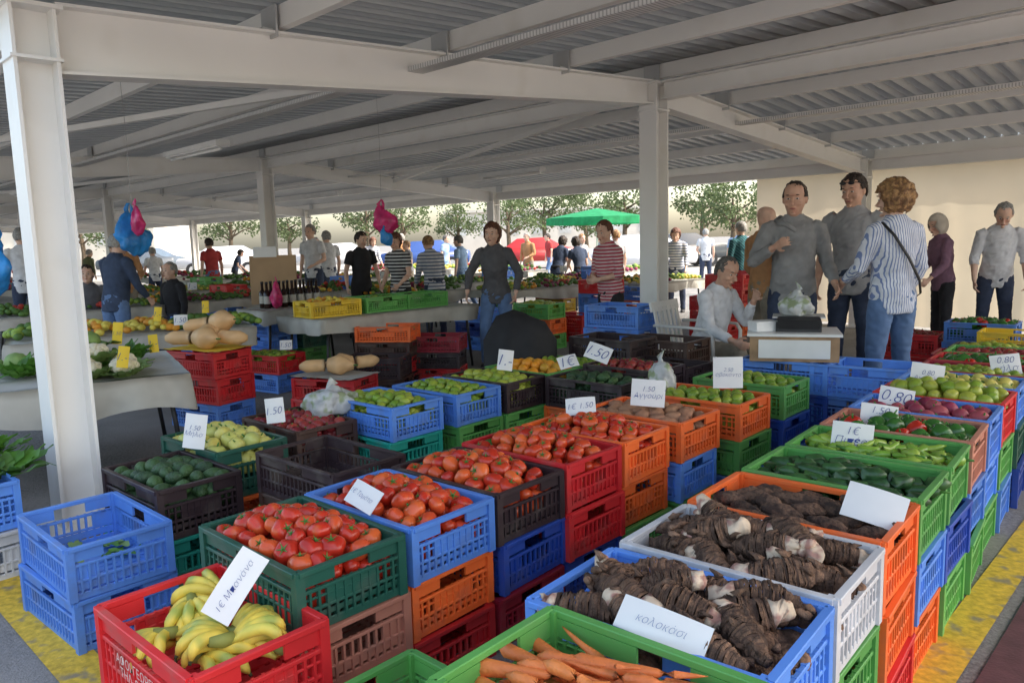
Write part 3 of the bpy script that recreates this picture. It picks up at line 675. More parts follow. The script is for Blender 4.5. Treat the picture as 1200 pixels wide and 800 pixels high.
for x,y,z,s in ((-2.22,4.34,.66,.95),(-2.40,4.28,.66,1.0),(-2.3,4.5,.66,.95),(-2.42,4.42,.73,.95)):
    obj('cauliflower',cf,(x,y,z),(U(-.2,.2),U(-.2,.2),U(0,6)),(s,s,s),label='white cauliflower with green leaves on a covered table',cat='cauliflower',group='cauliflowers on the table')
for x,y,z,s in ((-2.58,4.75,.67,.95),(-2.72,4.65,.67,.9),(-2.7,4.9,.67,.95),(-2.65,4.78,.77,.9),(-3.0,4.6,.67,.9)):
    obj('cabbage',cb,(x,y,z),(U(-.2,.2),U(-.2,.2),U(0,6)),(s,s,s),label='round green cabbage on a covered table',cat='cabbage',group='cabbages on the table')
def greens():
    bm=bmesh.new()
    for k in range(26):
        a=U(0,6.28); leafy(bm,(U(-.08,.08),U(-.05,.05),0),(math.cos(a),math.sin(a)*.7,U(.2,1.3)),U(.12,.2),U(.05,.08),0,curl=U(-.2,1.2))
    return finish(bm,'leafy_greens',leafM,True)
gr=greens()
for x,y,z in ((-2.3,3.05,.36),(-2.45,3.2,.37),(-2.62,3.32,.37),(-2.8,3.5,.38),(-2.2,3.2,.38),(-2.55,3.15,.36),(-2.4,3.35,.42),(-3.25,4.25,.62),(-3.1,4.10,.62),(-2.9,5.0,.63),(-2.5,4.95,.62),(-2.55,4.5,.62),(-2.85,4.4,.62)):
    obj('leafy_greens',gr,(x,y,z),(0,0,U(0,6)),(1.0,)*3,label='bunch of fresh leafy greens',cat='leafy greens',group='bunches of leafy greens')
bm=bmesh.new()
for k in range(9):
    a=U(0,6.28); leafy(bm,(U(-.15,.15),U(-.1,.1),.005+.002*k),(math.cos(a),math.sin(a),.06),U(.08,.14),U(.03,.05),k%2,curl=U(-.1,.2))
obj('loose_leaves',finish(bm,'loose_leaves',[leafM,paleleaf],True),(-1.53,2.69,.205),(0,0,0),label='few loose leaves left in a blue crate',cat='leaves')
for x,y,z,h_,r_ in ((-2.15,4.2,.74,.12,8),(-2.52,4.88,.80,.14,5),(-2.4,5.1,.70,.12,-5),(-3.0,6.5,.78,.12,6),(-2.75,6.9,.80,.11,0)):
    price(x,y,z,'1.50' if h_>.13 else '1.-',.06,h_,10,-10,r_,mat=ypaper,what='tall yellow cardboard price card among vegetables')
for x,y,z in ((-2.55,5.9,.78),(-1.9,6.4,.5)): price(x,y,z,'1.50',.10,.08,10,-10,0)
def bag(name,mat,w_,h_,d_,seed,handles=True,string=0):
    bm=bmesh.new(); n=18; pts=[];rs=[]
    for i in range(n+1):
        t=i/n; pts.append((.02*math.sin(t*5+seed),0,h_*t)); 
        r=math.sin(min(1,(t+.05)*2.6)*math.pi/2) if t<.4 else 1-.80*((t-.4)/.6)**1.3
        rs.append((w_/2*r,d_/2*r))
    tube(bm,pts,rs,28)
    if handles:
        for s in (-1,1): tube(bm,[(s*.012,0,h_*.93),(s*.022,.01,h_*1.06),(s*.012,0,h_*1.18),(0,0,h_*1.22)],[(.016,.006),(.014,.004),(.010,.004),(.004,.004)],8)
    bm.normal_update()
    for v in bm.verts:
        a=math.atan2(v.co.y,v.co.x); k=.14*math.sin(a*5+v.co.z*14+seed)+.10*math.sin(a*9+seed-v.co.z*20)+.30*noise.noise(v.co*18+Vector((seed,0,0)))
        v.co.x*=1+k; v.co.y*=1+k; v.co.z+=.02*noise.noise(v.co*25+Vector((0,seed,0)))
    return finish(bm,name,mat,True)
def hang(x,y,z,mat,w_,h_,seed,label,zroof=2.5):
    return obj('plastic_bag',bag('plastic_bag',mat,w_,h_,w_*.45,seed),(x,y,z),(0,0,seed),label=label,cat='plastic bag')
def stringo(x,y,z0,z1):
    bm=bmesh.new(); tube(bm,[(0,0,0),(.01,0,(z1-z0)/2),(0,0,z1-z0)],[.0016]*3,5); obj('string',finish(bm,'string',cordM),(x,y,z0),label='thin string hanging from the roof purlin',cat='string')
hang(-2.62,5.40,1.28,bagb,.24,.30,1,'bright blue plastic bag hanging on a string'); hang(-2.53,5.30,1.42,bagp,.17,.20,2.2,'pink plastic bag hanging on a string'); stringo(-2.60,5.38,1.62,2.6)
hang(-1.10,6.75,1.40,bagp,.22,.24,3,'pink plastic bag hanging on a string'); hang(-1.07,6.72,1.30,bagb,.13,.15,4,'small blue plastic bag hanging on a string'); stringo(-1.10,6.75,1.66,2.7)
hang(-2.5,8.2,.67,bagp,.26,.28,5,'pink plastic bag standing on a table')
hang(-2.90,4.22,1.05,bagb,.34,.60,6,'large blue plastic sheet hanging beside the column'); stringo(-2.90,4.22,1.72,2.6)
def lump(x,y,z,r,seed,label,mat=bagw):
    bm=bmesh.new(); vs=ell(bm,(0,0,0),r,4)
    for v in vs:
        k=1+.35*noise.noise(v.co*16+Vector((seed,0,0)))+.15*noise.noise(v.co*40+Vector((0,seed,0))); v.co*=k
        if v.co.z<-r[2]*.6: v.co.z=-r[2]*.6
    tube(bm,[(0,0,r[2]*.7),(.01,.01,r[2]*1.25),(.03,0,r[2]*1.5)],[(.03,.02),(.018,.01),(.04,.006)],10)
    obj('plastic_bag',finish(bm,'plastic_bag',mat,True),(x,y,z),(0,0,seed),label=label,cat='plastic bag')
lump(-.96,3.95,.50,(.13,.11,.08),7,'crumpled clear plastic bag of cauliflower on a crate')
lump(.80,4.05,.56,(.08,.07,.09),8,'crumpled white plastic bag between the crates')
bm=bmesh.new(); tube(bm,[(0,0,0),(0,0,.3),(0,0,.62),(0,.03,.76),(.02,.06,.80)],[(.26,.22),(.27,.2),(.25,.14),(.19,.07),(.08,.02)],32)
me=finish(bm,'covered_seat',blackcloth,True)
for v in me.vertices:
    a=math.atan2(v.co.y,v.co.x); k=1+.08*math.sin(a*7+v.co.z*3)+.16*noise.noise(v.co*6); v.co.x*=k; v.co.y*=k
obj('covered_seat',me,(.04,5.42,0),(0,0,rad(-14)),label='chair draped with a black jacket behind the crates',cat='covered chair')
# ------------------------------------------------------------------ scale and box
bm=bmesh.new(); box(bm,(0,0,.075),(.50,.36,.15),0); box(bm,(0,0,.158),(.53,.39,.016),1); box(bm,(0,-.183,.075),(.40,.006,.11),1); bmesh.ops.recalc_face_normals(bm,faces=bm.faces); bmesh.ops.bevel(bm,geom=bm.edges[:],offset=.002,segments=1)
obj('counter_box',finish(bm,'counter_box',[wood,wplast]),(1.72,4.66,.562),(0,0,rad(-40+22)),label='wooden box with white lid used as a counter on crates',cat='box')
sc=obj('weighing_scale',None,(1.76,4.68,.728),(0,0,rad(-20)),label='black electronic weighing scale with a steel pan',cat='weighing scale')
bm=bmesh.new(); box(bm,(0,0,.03),(.26,.24,.06)); box(bm,(0,-.11,.055),(.24,.05,.06),rot=Matrix.Rotation(rad(25),3,'X')); bmesh.ops.recalc_face_normals(bm,faces=bm.faces); bmesh.ops.bevel(bm,geom=bm.edges[:],offset=.006,segments=2)
obj('body',finish(bm,'body',dark),parent=sc)
bm=bmesh.new(); box(bm,(0,.01,.085),(.30,.22,.008)); box(bm,(0,.01,.073),(.1,.1,.022)); obj('pan',finish(bm,'pan',galv),parent=sc)
lump(1.75,4.69,.875,(.12,.09,.085),11,'clear plastic bag of green produce on the scale')
bm=bmesh.new(); box(bm,(0,0,.03),(.16,.11,.06)); bmesh.ops.recalc_face_normals(bm,faces=bm.faces); bmesh.ops.bevel(bm,geom=bm.edges[:],offset=.008,segments=2); obj('paper_stack',finish(bm,'paper_stack',paper),(1.55,4.68,.73),(0,0,.2),label='small stack of white wrapping paper on the counter',cat='paper stack')
def chair(x,y,yaw):
    e=obj('plastic_chair',None,(x,y,0),(0,0,rad(yaw)),label='white plastic garden chair with armrests',cat='chair')
    bm=bmesh.new(); box(bm,(0,0,.39),(.46,.44,.025)); bmesh.ops.recalc_face_normals(bm,faces=bm.faces); bmesh.ops.bevel(bm,geom=bm.edges[:],offset=.01,segments=2); obj('seat',finish(bm,'seat',wplast),parent=e)
    bm=bmesh.new()
    for i in range(6): box(bm,(-.175+i*.07,-.24-.04,.58),(.04,.014,.36),rot=Matrix.Rotation(rad(12),3,'X'))
    box(bm,(0,-.325,.76),(.44,.02,.08),rot=Matrix.Rotation(rad(12),3,'X')); box(bm,(0,-.235,.42),(.44,.02,.05)); obj('backrest',finish(bm,'backrest',wplast),parent=e)
    for s in (-1,1):
        bm=bmesh.new(); tube(bm,[(s*.24,-.28,.62),(s*.25,0,.62),(s*.25,.19,.61),(s*.25,.22,.56),(s*.24,.22,.39)],[(.025,.012)]*5,8); obj('armrest',finish(bm,'armrest',wplast,True),parent=e)
        for t in (-1,1):
            bm=bmesh.new(); tube(bm,[(s*.20,t*.18,.38),(s*.25,t*.24,0)],[.025,.018],8); obj('leg',finish(bm,'leg',wplast,True),parent=e)
    return e
# ------------------------------------------------------------------ people
skin=[M('skin_a',(.74,.48,.36),rough=.5,var=.12,scale=16,col2=(.68,.35,.26),c2=(.55,.75),c2scale=14),M('skin_b',(.63,.37,.26),rough=.5,var=.12,scale=16,col2=(.56,.27,.19),c2=(.55,.75),c2scale=14)]
lipM=M('lips',(.42,.15,.13),rough=.4); eyeM=M('eye_white',(.6,.58,.55),rough=.2); irisM=M('iris',(.03,.018,.012),rough=.1)
hairM={'dark':M('hair_dark',(.035,.023,.016),rough=.5,var=.5,scale=60,bump=.8,bscale=120),'blond':M('hair_blond',(.42,.24,.10),rough=.5,var=.4,scale=50,bump=.9,bscale=120,col2=(.2,.1,.045)),
'grey':M('hair_grey',(.32,.31,.29),rough=.6,var=.35,scale=60,bump=.8,bscale=120),'red':M('hair_auburn',(.15,.06,.033),rough=.5,var=.4,scale=60,bump=.8,bscale=120),'salt':M('hair_greying',(.13,.12,.11),rough=.6,var=.5,scale=70,bump=.8,bscale=120)}
def cl(n,c,**k): return M('fabric_'+n,c,rough=.9,var=.14,scale=14,bump=.5,bscale=16,**k)
FA={'grey':cl('grey_hoodie',(.27,.27,.27)),'white':cl('white_shirt',(.70,.71,.74)),'navy':cl('navy',(.04,.06,.11)),'black':cl('black',(.022,.022,.026)),'dgrey':cl('dark_grey',(.10,.10,.11)),
'jeans':cl('blue_jeans',(.12,.20,.37)),'djeans':cl('dark_jeans',(.04,.055,.10)),'khaki':cl('khaki',(.30,.26,.2)),'tan':cl('tan_shirt',(.50,.26,.12)),'mauve':cl('mauve_jacket',(.24,.13,.19)),
'scarf':cl('beige_scarf',(.64,.57,.48)),'bws':cl('blue_white_vertical_stripes',(.72,.75,.82),stripe=((1,.12,0),58,(.20,.27,.50),.34)),
'pws':cl('pink_white_stripes',(.70,.55,.55),stripe=((0,.1,1),30,(.50,.06,.10),.5)),'bwt':cl('black_white_stripes',(.6,.6,.6),stripe=((0,0,1),24,(.02,.02,.025),.55)),
'nws':cl('grey_white_stripes',(.62,.63,.66),stripe=((0,0,1),22,(.12,.16,.26),.4)),'teal':cl('teal_plaid',(.05,.2,.22),stripe=((1,0,1),22,(.02,.05,.07),.4)),'redc':cl('red_top',(.45,.05,.05)),'pgrey':cl('pale_grey',(.36,.36,.37)),
'sky':cl('light_blue_shirt',(.28,.42,.62)),'olive':cl('olive_jacket',(.14,.15,.07))}
HS=1.07
def person(label,x,y,yaw,H=1.6,lean=0,arms=None,legs=None,shirt='grey',sleeve=2,pants='jeans',hair='dark',style='short',sk=0,head=(0,0),belly=0,fem=False,vox=.013,hands=True,seat=False,zoff=0,curl=.35,twist=0,scarf=False,group=None):
    s=H/1.75
    arms=arms or (((-.22,.02,-1),(-.05,.25,-1)),((.22,.02,-1),(.05,.25,-1)))
    legs=legs or (((-.06,.02,-1),(-.02,-.02,-1)),((.06,.02,-1),(.02,-.02,-1)))
    V=Vector; LT,LS=.43,.41
    lg=[(V(a).normalized(),V(b).normalized()) for a,b in legs]
    pz=max(-(a*LT+b*LS).z for a,b in lg)+.075
    P=V((0,0,pz)); Rm=Matrix.Rotation(rad(twist),3,'Z')@Matrix.Rotation(rad(-lean),3,'X')
    def up(v): return P+Rm@V((v[0],v[1],v[2]-.92))
    sd=Rm@V((1,0,0)); shw=.162 if fem else .180
    tors=[(.84,.125,.095,0),(.92,.158 if not fem else .165,.11,0),(1.02,.135+belly*.3,.10+belly*.8,belly*.5),(1.10,(.130 if not fem else .118)+belly*.3,.095+belly,belly*.7),(1.22,.145,.105+belly*.4+(.02 if fem else 0),.01+belly*.3),(1.33,.162,.105,.0),(1.40,.155,.088,-.005),(1.45,.112,.072,-.01),(1.495,.062,.058,0)]
    if seat: tors=tors[1:]
    def torso(bm,e,top=9):
        tube(bm,[up((0,q[3],q[0])) for q in tors[:top]],[(q[1]+e*(1 if q[0]<1.44 else .7),q[2]+e*(1 if q[0]<1.44 else .7)) for q in tors[:top]],20,side=sd)
    def armj(i):
        sg=-1 if i==0 else 1; u,f=[ (Rm@V(q)).normalized() for q in arms[i]]
        s0=up((sg*(shw-.045),-.005,1.415)); s1=up((sg*shw,-.005,1.395)); el=s1+u*.28; wr=el+f*.25
        return sg,s0,s1,el,wr,u,f
    bm=bmesh.new(); torso(bm,-.008)
    tube(bm,[up((0,-.005,1.44)),up((0,.005,1.50)),up((0,.018,1.57))],[.062,.055,.054],14,side=sd)
    for i in (0,1):
        sg,s0,s1,el,wr,u,f=armj(i)
        tube(bm,[s0,s1,s1+u*.10,el-u*.03,el+f*.01],[.045,.052,.048,.038,.036],12); tube(bm,[el-f*.015,el+f*.07,el+f*.17,wr],[.036,.039,.031,.024],12)
        palm=V((-sg,.0,0)) if abs(f.x)<.8 else V((0,-1,0)); palm=Rm@palm
        palm=(palm-f*palm.dot(f)).normalized(); ac=f.cross(palm).normalized()
        if ac.dot(Rm@V((0,1,0)))<0 : ac=-ac
        tube(bm,[wr-f*.01,wr+f*.03,wr+f*.085],[(.024,.017),(.036,.014),(.038,.012)],10,side=ac)
        if hands:
            for q,(o_,l_) in enumerate(((-.031,.062),(-.0105,.074),(.0105,.080),(.031,.070))):
                p=wr+f*.08+ac*o_; d=(f+ac*o_*2.2).normalized(); pp=[p-f*.02]; c_=curl*(1+.12*(3-q))
                for k in range(4):
                    dd=(d*math.cos(c_*(k+.3))+palm*math.sin(c_*(k+.3))); pp.append(pp[-1]+dd*(l_*(.3 if k else .4)))
                tube(bm,pp,[.0095,.0095,.009,.008,.006],8)
            p=wr+f*.025+ac*.028; d=(f*.7+ac*.75+palm*.25).normalized()
            tube(bm,[p-ac*.015,p+d*.03,p+d*.05+f*.012,p+d*.055+f*.03],[.012,.011,.010,.007],8)
        else: tube(bm,[wr+f*.08,wr+f*.13+palm*.01,wr+f*.15+palm*.04],[(.036,.012),(.030,.011),(.015,.008)],8,side=ac)
    ft=[]
    for i,(a,b) in enumerate(lg):
        sg=-1 if i==0 else 1; hp_=P+V((sg*.088,0,-.02)); kn=hp_+a*LT; an=kn+b*LS; ft.append(an)
        tube(bm,[hp_-a*.05,hp_+a*.08,hp_+a*.28,kn],[.075,.082,.062,.050],14); tube(bm,[kn-b*.02,kn+b*.12,kn+b*.28,an],[.050,.055,.038,.032],14)
        ell(bm,an+V((0,.06,-.035)),(.04,.115,.032),2)
    hc=up((0,.03,1.622)); HR=Rm@Matrix.Rotation(rad(head[0]),3,'Z')@Matrix.Rotation(rad(-head[1]),3,'X')
    def hd(v): return hc+HR@(V(v)*HS)
    prof=[(-.116,.018,.018,.058),(-.104,.038,.034,.045),(-.08,.055,.058,.028),(-.045,.067,.074,.014),(-.01,.072,.084,.003),(.012,.073,.086,.0),(.035,.076,.096,-.004),(.07,.071,.090,-.008),(.098,.052,.066,-.011),(.113,.022,.03,-.012)]
    tube(bm,[hd((0,q[3],q[0])) for q in prof],[(q[1]*HS,q[2]*HS) for q in prof],22,side=HR@V((1,0,0)))
    tube(bm,[hd((0,.082,.020)),hd((0,.101,-.010)),hd((0,.120,-.030)),hd((0,.094,-.040))],[.008,.010,.0155,.011],8)
    ell(bm,hd((0,.080,.030)),(.050,.020,.009),2,rot=HR); ell(bm,hd((0,.086,-.064)),(.024,.012,.011),2,rot=HR); ell(bm,hd((0,.088,-.100)),(.022,.015,.014),2,rot=HR)
    for sg in (-1,1):
        ell(bm,hd((sg*.077,-.004,-.008)),(.012,.020,.034),2,rot=HR); ell(bm,hd((sg*.040,.064,-.034)),(.025,.020,.019),2,rot=HR)
    me=remesh(bm,vox,2,.4); me.transform(Matrix.Scale(s,4)); setmat(me,skin[sk])
    body=obj('person',me,(x,y,zoff),(0,0,rad(yaw)),label=label,cat='person',group=group)
    def part(name,me,mat,sm=True):
        setmat(me,mat); me.transform(Matrix.Scale(s,4)); 
        me.polygons.foreach_set('use_smooth',[True]*len(me.polygons))
        return obj(name,me,parent=body)
    bm=bmesh.new(); torso(bm,.015)
    if fem or not seat: tube(bm,[up((0,0,.80)),up((0,0,.92))],[(.155,.12),(.170,.125)],20,side=sd)
    for i in (0,1):
        sg,s0,s1,el,wr,u,f=armj(i)
        if sleeve==1: tube(bm,[s0,s1,s1+u*.09,s1+u*.17],[.058,.066,.063,.064],14)
        else:
            tube(bm,[s0,s1,s1+u*.10,el-u*.03,el+f*.01],[.056,.065,.059,.051,.048],14)
            e_=.21 if sleeve==2 else .07
            tube(bm,[el-f*.02,el+f*.06,el+f*e_],[.048,.048,.036 if sleeve==2 else .048],14)
    me=remesh(bm,max(vox,.010),2); wrinkle(me,(.007 if shirt=='bws' else .011) if vox<.012 else .007,13,x*7)
    part('shirt',me,FA[shirt])
    bm=bmesh.new(); r_=tube(bm,[up((0,-.004,1.445)),up((0,.0,1.475)),up((0,.0,1.505))],[(.114,.084),(.085,.073),(.070,.066)],20,side=sd,cap=False)
    me=finish(bm,'collar',FA[shirt],True); part('collar',me,FA[shirt])
    bm=bmesh.new(); tube(bm,[P+V((0,0,.10)),P+V((0,0,0)),P+V((0,0,-.08))],[(.148,.112),(.166,.125),(.148,.112)],20)
    for i,(a,b) in enumerate(lg):
        sg=-1 if i==0 else 1; hp_=P+V((sg*.088,0,-.02)); kn=hp_+a*LT; an=kn+b*LS
        tube(bm,[hp_-a*.04,hp_+a*.08,hp_+a*.28,kn+a*.01],[.085,.093,.074,.063],14); tube(bm,[kn-b*.03,kn+b*.12,kn+b*.28,an+b*.0],[.063,.062,.052,.051],14)
    me=remesh(bm,max(vox,.013),2); wrinkle(me,.009,13,y); part('trousers',me,FA[pants])
    for an in ft:
        bm=bmesh.new(); ell(bm,an+V((0,.055,-.035)),(.048,.135,.04),2); ell(bm,an+V((0,-.01,.0)),(.05,.06,.05),2)
        for v in bm.verts: v.co.z=max(v.co.z,an.z-.073)
        part('shoe',finish(bm,'shoe',dark),dark)
    for sg in (-1,1):
        bm=bmesh.new(); ell(bm,hd((sg*.030,.0800,.004)),(.014,.008,.0065),2,rot=HR); ell(bm,hd((sg*.030,.0858,.004)),(.0060,.004,.006),2,mi=1,rot=HR)
        ell(bm,hd((sg*.033,.090,.031)),(.015,.008,.0032),2,mi=2,rot=HR)
        me=finish(bm,'eye',[eyeM,irisM,hairM.get(hair,hairM['dark'])],True); me.transform(Matrix.Scale(s,4)); obj('eye',me,parent=body)
    bm=bmesh.new(); ell(bm,hd((0,.0945,-.064)),(.023,.006,.006),2,rot=HR); part('mouth',finish(bm,'mouth',lipM),lipM)
    if style!='bald':
        bm=bmesh.new(); ell(bm,(0,0,0),(1,1,1),5 if vox<.011 else 4)
        dl=[]
        low={'short':-.05,'bob':-.11,'wavy':-.10,'thin':-.045}[style]
        big={'short':1.02,'bob':1.10,'wavy':1.2,'thin':.97}[style]
        hl={'short':.078,'bob':.074,'wavy':.07,'thin':.096}[style]
        for v in bm.verts:
            c=v.co; v.co=V((c.x*.088*big,c.y*.109*big-.012,c.z*(.118 if c.z>0 else .12)*(1+(big-1)*.6)+.010))
        for f in bm.faces:
            c=f.calc_center_median(); nn=noise.noise(V((c.x*60,c.z*60+x,y)))
            front=c.y>.034+.008*nn and c.z<hl+.018*nn-.35*max(0,abs(c.x)-.035)
            ear=abs(c.x)>.05 and c.z<.012+.008*nn and c.y>-.035 and style in('short','thin')
            if front or ear or c.z<low+.012*nn or (c.y>.02 and c.z<.0): dl.append(f)
        bmesh.ops.delete(bm,geom=dl,context='FACES')
        bm.normal_update(); am=.016 if style in('wavy','bob') else .009
        for v in bm.verts: v.co+=v.normal*(am*noise.noise(V((v.co.x*40,v.co.y*40,v.co.z*22))+V((x,y,0)))+am*.6*noise.noise(V((v.co.x*95,v.co.y*95,v.co.z*45)))); v.co=hc+HR@(v.co*HS)
        me=finish(bm,'hair',hairM[hair],True); o=part('hair',me,hairM[hair])
        m=o.modifiers.new('s','SOLIDIFY'); m.thickness=.008; m.offset=-1
    if scarf:
        bm=bmesh.new(); ell(bm,(0,0,0),(1,1,1),3)
        for v in bm.verts: c=v.co; v.co=V((c.x*.098,c.y*.120-.012,c.z*.140+.0))
        bmesh.ops.delete(bm,geom=[f for f in bm.faces if f.calc_center_median().y>.055 and abs(f.calc_center_median().x)<.066 and f.calc_center_median().z<.075],context='FACES')
        for v in bm.verts: v.co=hc+HR@(v.co*HS)
        me=finish(bm,'headscarf',FA['scarf'],True); o=part('headscarf',me,FA['scarf']); m=o.modifiers.new('s','SOLIDIFY'); m.thickness=.006
    return body,s,up,hd
p1,s1,up1,hd1=person('man in grey hooded sweatshirt gesturing with one hand',2.13,5.8,168,1.70,arms=(((-.25,.10,-1),(-.1,.75,-.6)),((.45,.25,-.9),(-.55,.75,.45))),shirt='grey',pants='djeans',hair='dark',style='thin',sk=1,head=(-18,6),belly=.035,vox=.0065,curl=.3)
bm=bmesh.new(); tube(bm,[up1((-.13,-.05,1.44)),up1((-.08,-.13,1.46)),up1((0,-.15,1.46)),up1((.08,-.13,1.46)),up1((.13,-.05,1.44)),up1((.07,.09,1.43)),up1((0,.12,1.38))],[.03,.045,.05,.045,.03,.022,.015],10)
me=finish(bm,'hood',FA['grey'],True); me.transform(Matrix.Scale(s1,4)); obj('hood',me,parent=p1)
p2,s2,up2,hd2=person('woman in blue and white striped shirt seen from behind',2.64,5.3,12,1.66,arms=(((-.25,.30,-1),(.10,.80,-.45)),((.28,.05,-1),(-.1,.55,-.9))),shirt='bws',sleeve=2,pants='jeans',hair='blond',style='wavy',head=(24,6),fem=True,vox=.008,belly=.02,legs=(((-.08,.04,-1),(-.03,-.04,-1)),((.08,.10,-1),(.03,-.12,-1))))
bm=bmesh.new(); pts=[up2(v) for v in ((-.14,-.04,1.455),(-.10,-.124,1.36),(0,-.154,1.20),(.10,-.146,1.04),(.16,-.09,.94),(.185,.0,.90))]
tube(bm,pts,[(.004,.012)]*6,6,side=(0,1,0)); me=finish(bm,'strap',dark,True); me.transform(Matrix.Scale(s2,4)); obj('bag_strap',me,parent=p2)
p3,s3,up3,hd3=person('man in grey t-shirt with sunglasses on his head',2.80,6.3,140,1.78,shirt='pgrey',sleeve=1,pants='djeans',hair='dark',style='short',sk=1,head=(-10,12),vox=.0085)
bm=bmesh.new()
for sg in (-1,1): ell(bm,hd3((sg*.032,.090,.070)),(.026,.010,.015),2); tube(bm,[hd3((sg*.055,.080,.072)),hd3((sg*.084,.02,.055)),hd3((sg*.088,-.01,.04))],[.003]*3,6)
me=finish(bm,'sunglasses',dark,True); me.transform(Matrix.Scale(s3,4)); obj('sunglasses',me,parent=p3)
person('bald man in a tan shirt standing behind the stall',2.33,7.1,-70,1.57,shirt='tan',pants='khaki',style='bald',vox=.012,arms=(((-.3,.1,-1),(.1,.6,-.7)),((.3,.1,-1),(.1,.6,-.7))),head=(0,10))
chair(1.50,6.05,-130)
person('seated man in white shirt resting his chin on his hand',1.53,6.03,-140,1.55,seat=True,lean=16,arms=(((-.12,.75,-.7),(.30,.30,.98)),((.2,.55,-.85),(-.1,.95,-.1))),legs=(((-.10,1,-.05),(.05,.10,-1)),((.10,1,.06),(-.35,.35,-.9))),shirt='white',sleeve=2,pants='khaki',hair='salt',style='thin',sk=1,head=(-12,4),vox=.0075,belly=.02)
person('woman in mauve jacket with a beige headscarf',4.62,8.2,88,1.48,lean=6,shirt='mauve',pants='black',hair='dark',style='short',scarf=True,vox=.011,arms=(((-.2,.3,-1),(0,.8,-.6)),((.2,.3,-1),(0,.8,-.6))),fem=True,head=(14,12))
person('man in white shirt leaning over his stall',5.02,7.95,160,1.60,lean=16,shirt='white',sleeve=3,pants='djeans',hair='grey',style='thin',vox=.010,arms=(((-.25,.3,-1),(0,.6,-.8)),((.25,.3,-1),(0,.5,-.9))),head=(-10,22),belly=.03)
person('woman in pink and white striped top with folded arms',1.02,7.8,125,1.50,lean=6,shirt='pws',sleeve=3,pants='black',hair='red',style='short',vox=.010,arms=(((-.2,.15,-1),(.5,.8,-.1)),((.2,.15,-1),(-.5,.8,-.1))),fem=True,head=(10,8),belly=.02)
person('woman in dark grey long-sleeved top leaning towards a stall',-.15,8.0,170,1.52,lean=10,shirt='dgrey',pants='jeans',hair='red',style='bob',vox=.009,arms=(((-.55,.10,-1),(.15,.45,-.9)),((.6,.15,-1),(.05,.55,-.8))),fem=True,head=(-8,-6),sk=0,legs=(((-.10,.05,-1),(-.04,-.04,-1)),((.12,.14,-1),(.04,-.14,-1))))
person('woman in grey and white striped shirt bending over a stall',-1.02,10.4,25,1.46,lean=20,shirt='nws',pants='djeans',hair='blond',style='short',fem=True,belly=.03,vox=.013,arms=(((-.2,.5,-1),(0,.9,-.5)),((.2,.5,-1),(0,.9,-.5))))
person('woman in black and white striped t-shirt facing the stall',-1.40,9.8,150,1.46,lean=5,shirt='bwt',sleeve=1,pants='black',hair='red',style='bob',fem=True,vox=.012,head=(15,12),arms=(((-.25,.2,-1),(.2,.8,-.5)),((.25,.1,-1),(-.2,.7,-.6))))
person('man in black t-shirt standing by a table',-2.05,10.6,215,1.50,lean=4,shirt='black',sleeve=1,pants='black',hair='dark',style='short',vox=.013,arms=(((-.25,.2,-1),(.1,.6,-.7)),((.3,.0,-1),(.05,.3,-1))),head=(15,8))
person('man in navy sweater seen from behind',-4.12,8.0,-20,1.52,lean=8,shirt='navy',pants='jeans',hair='grey',style='short',vox=.012,belly=.03,arms=(((-.2,.4,-1),(0,.7,-.6)),((.2,.4,-1),(0,.7,-.6))))
person('seated man in black jacket behind the produce tables',-4.3,9.8,150,1.5,seat=True,legs=(((-.16,1,-.08),(0,-.05,-1)),((.16,1,-.10),(0,.1,-1))),shirt='black',pants='djeans',hair='grey',style='thin',vox=.014)
person('seated vendor in dark clothes behind the tables',-5.15,9.4,200,1.5,seat=True,legs=(((-.16,1,-.08),(0,-.05,-1)),((.16,1,-.10),(0,.1,-1))),shirt='dgrey',pants='djeans',hair='dark',style='short',vox=.014)
person('man in teal plaid shirt walking away',3.6,12.0,20,1.52,shirt='teal',pants='djeans',hair='grey',style='short',vox=.014)
crowd=[]
for i,(sh,pa,ha,st,f) in enumerate((('white','djeans','grey','short',0),('redc','jeans','dark','short',0),('navy','black','dark','bob',1),('pgrey','khaki','blond','short',1),('olive','jeans','grey','thin',0),('nws','djeans','red','bob',1),('tan','khaki','grey','short',0),('sky','jeans','salt','short',0))):
    b,_,_,_=person('shopper walking among the distant stalls',[-3.4,-.2,.9,2.0,-7.2,2.9,-5.7,-.9][i],[14.5,12.6,14.8,14.4,14.2,13.4,11.4,14.6][i],U(0,360),1.52*U(.93,1.05),shirt=sh,sleeve=random.choice([1,2]),pants=pa,hair=ha,style=st,fem=bool(f),vox=.017,hands=False,group='shoppers in the distance',legs=[None,(((-.05,.35,-1),(-.02,-.05,-1)),((.05,-.25,-1),(.02,-.5,-1))),None][i%3],lean=[2,5,20][i%3],arms=[(((-.3,.1,-1),(.3,.8,-.3)),((.2,0,-1),(0,.3,-1))),None,(((-.2,.5,-1),(0,.9,-.4)),((.2,.3,-1),(0,.9,-.6)))][i%3])
    crowd.append(b)
random.seed(31)
for x,y in ((-7.9,17),(-6.1,15.6),(-4.6,18.2),(-2.4,19),(.6,20),(1.8,17.2),(3.2,18.5),(-9.5,19),(-5.2,21.5),(2.6,22),(4.2,14.2),(-8.4,13.2),(-11,21),(1.1,24),(-1.9,17.1),
 (-6.9,11.2),(-12.5,20),(-8,22.5),(-4.1,20.6),(-1.6,22.2),(5.2,19.5),(-3.1,13.4),(1.6,13.9)):
    dup(random.choice(crowd),(x+U(-.4,.4),y+U(-.4,.4),0),U(0,6.28),U(.86,1.06))
table(5.75,7.35,-45,1.2,.7,.62); heap(5.7,7.3,-45,.62,.9,.5,[1,0,4],n=90,r=.032,h=.06)
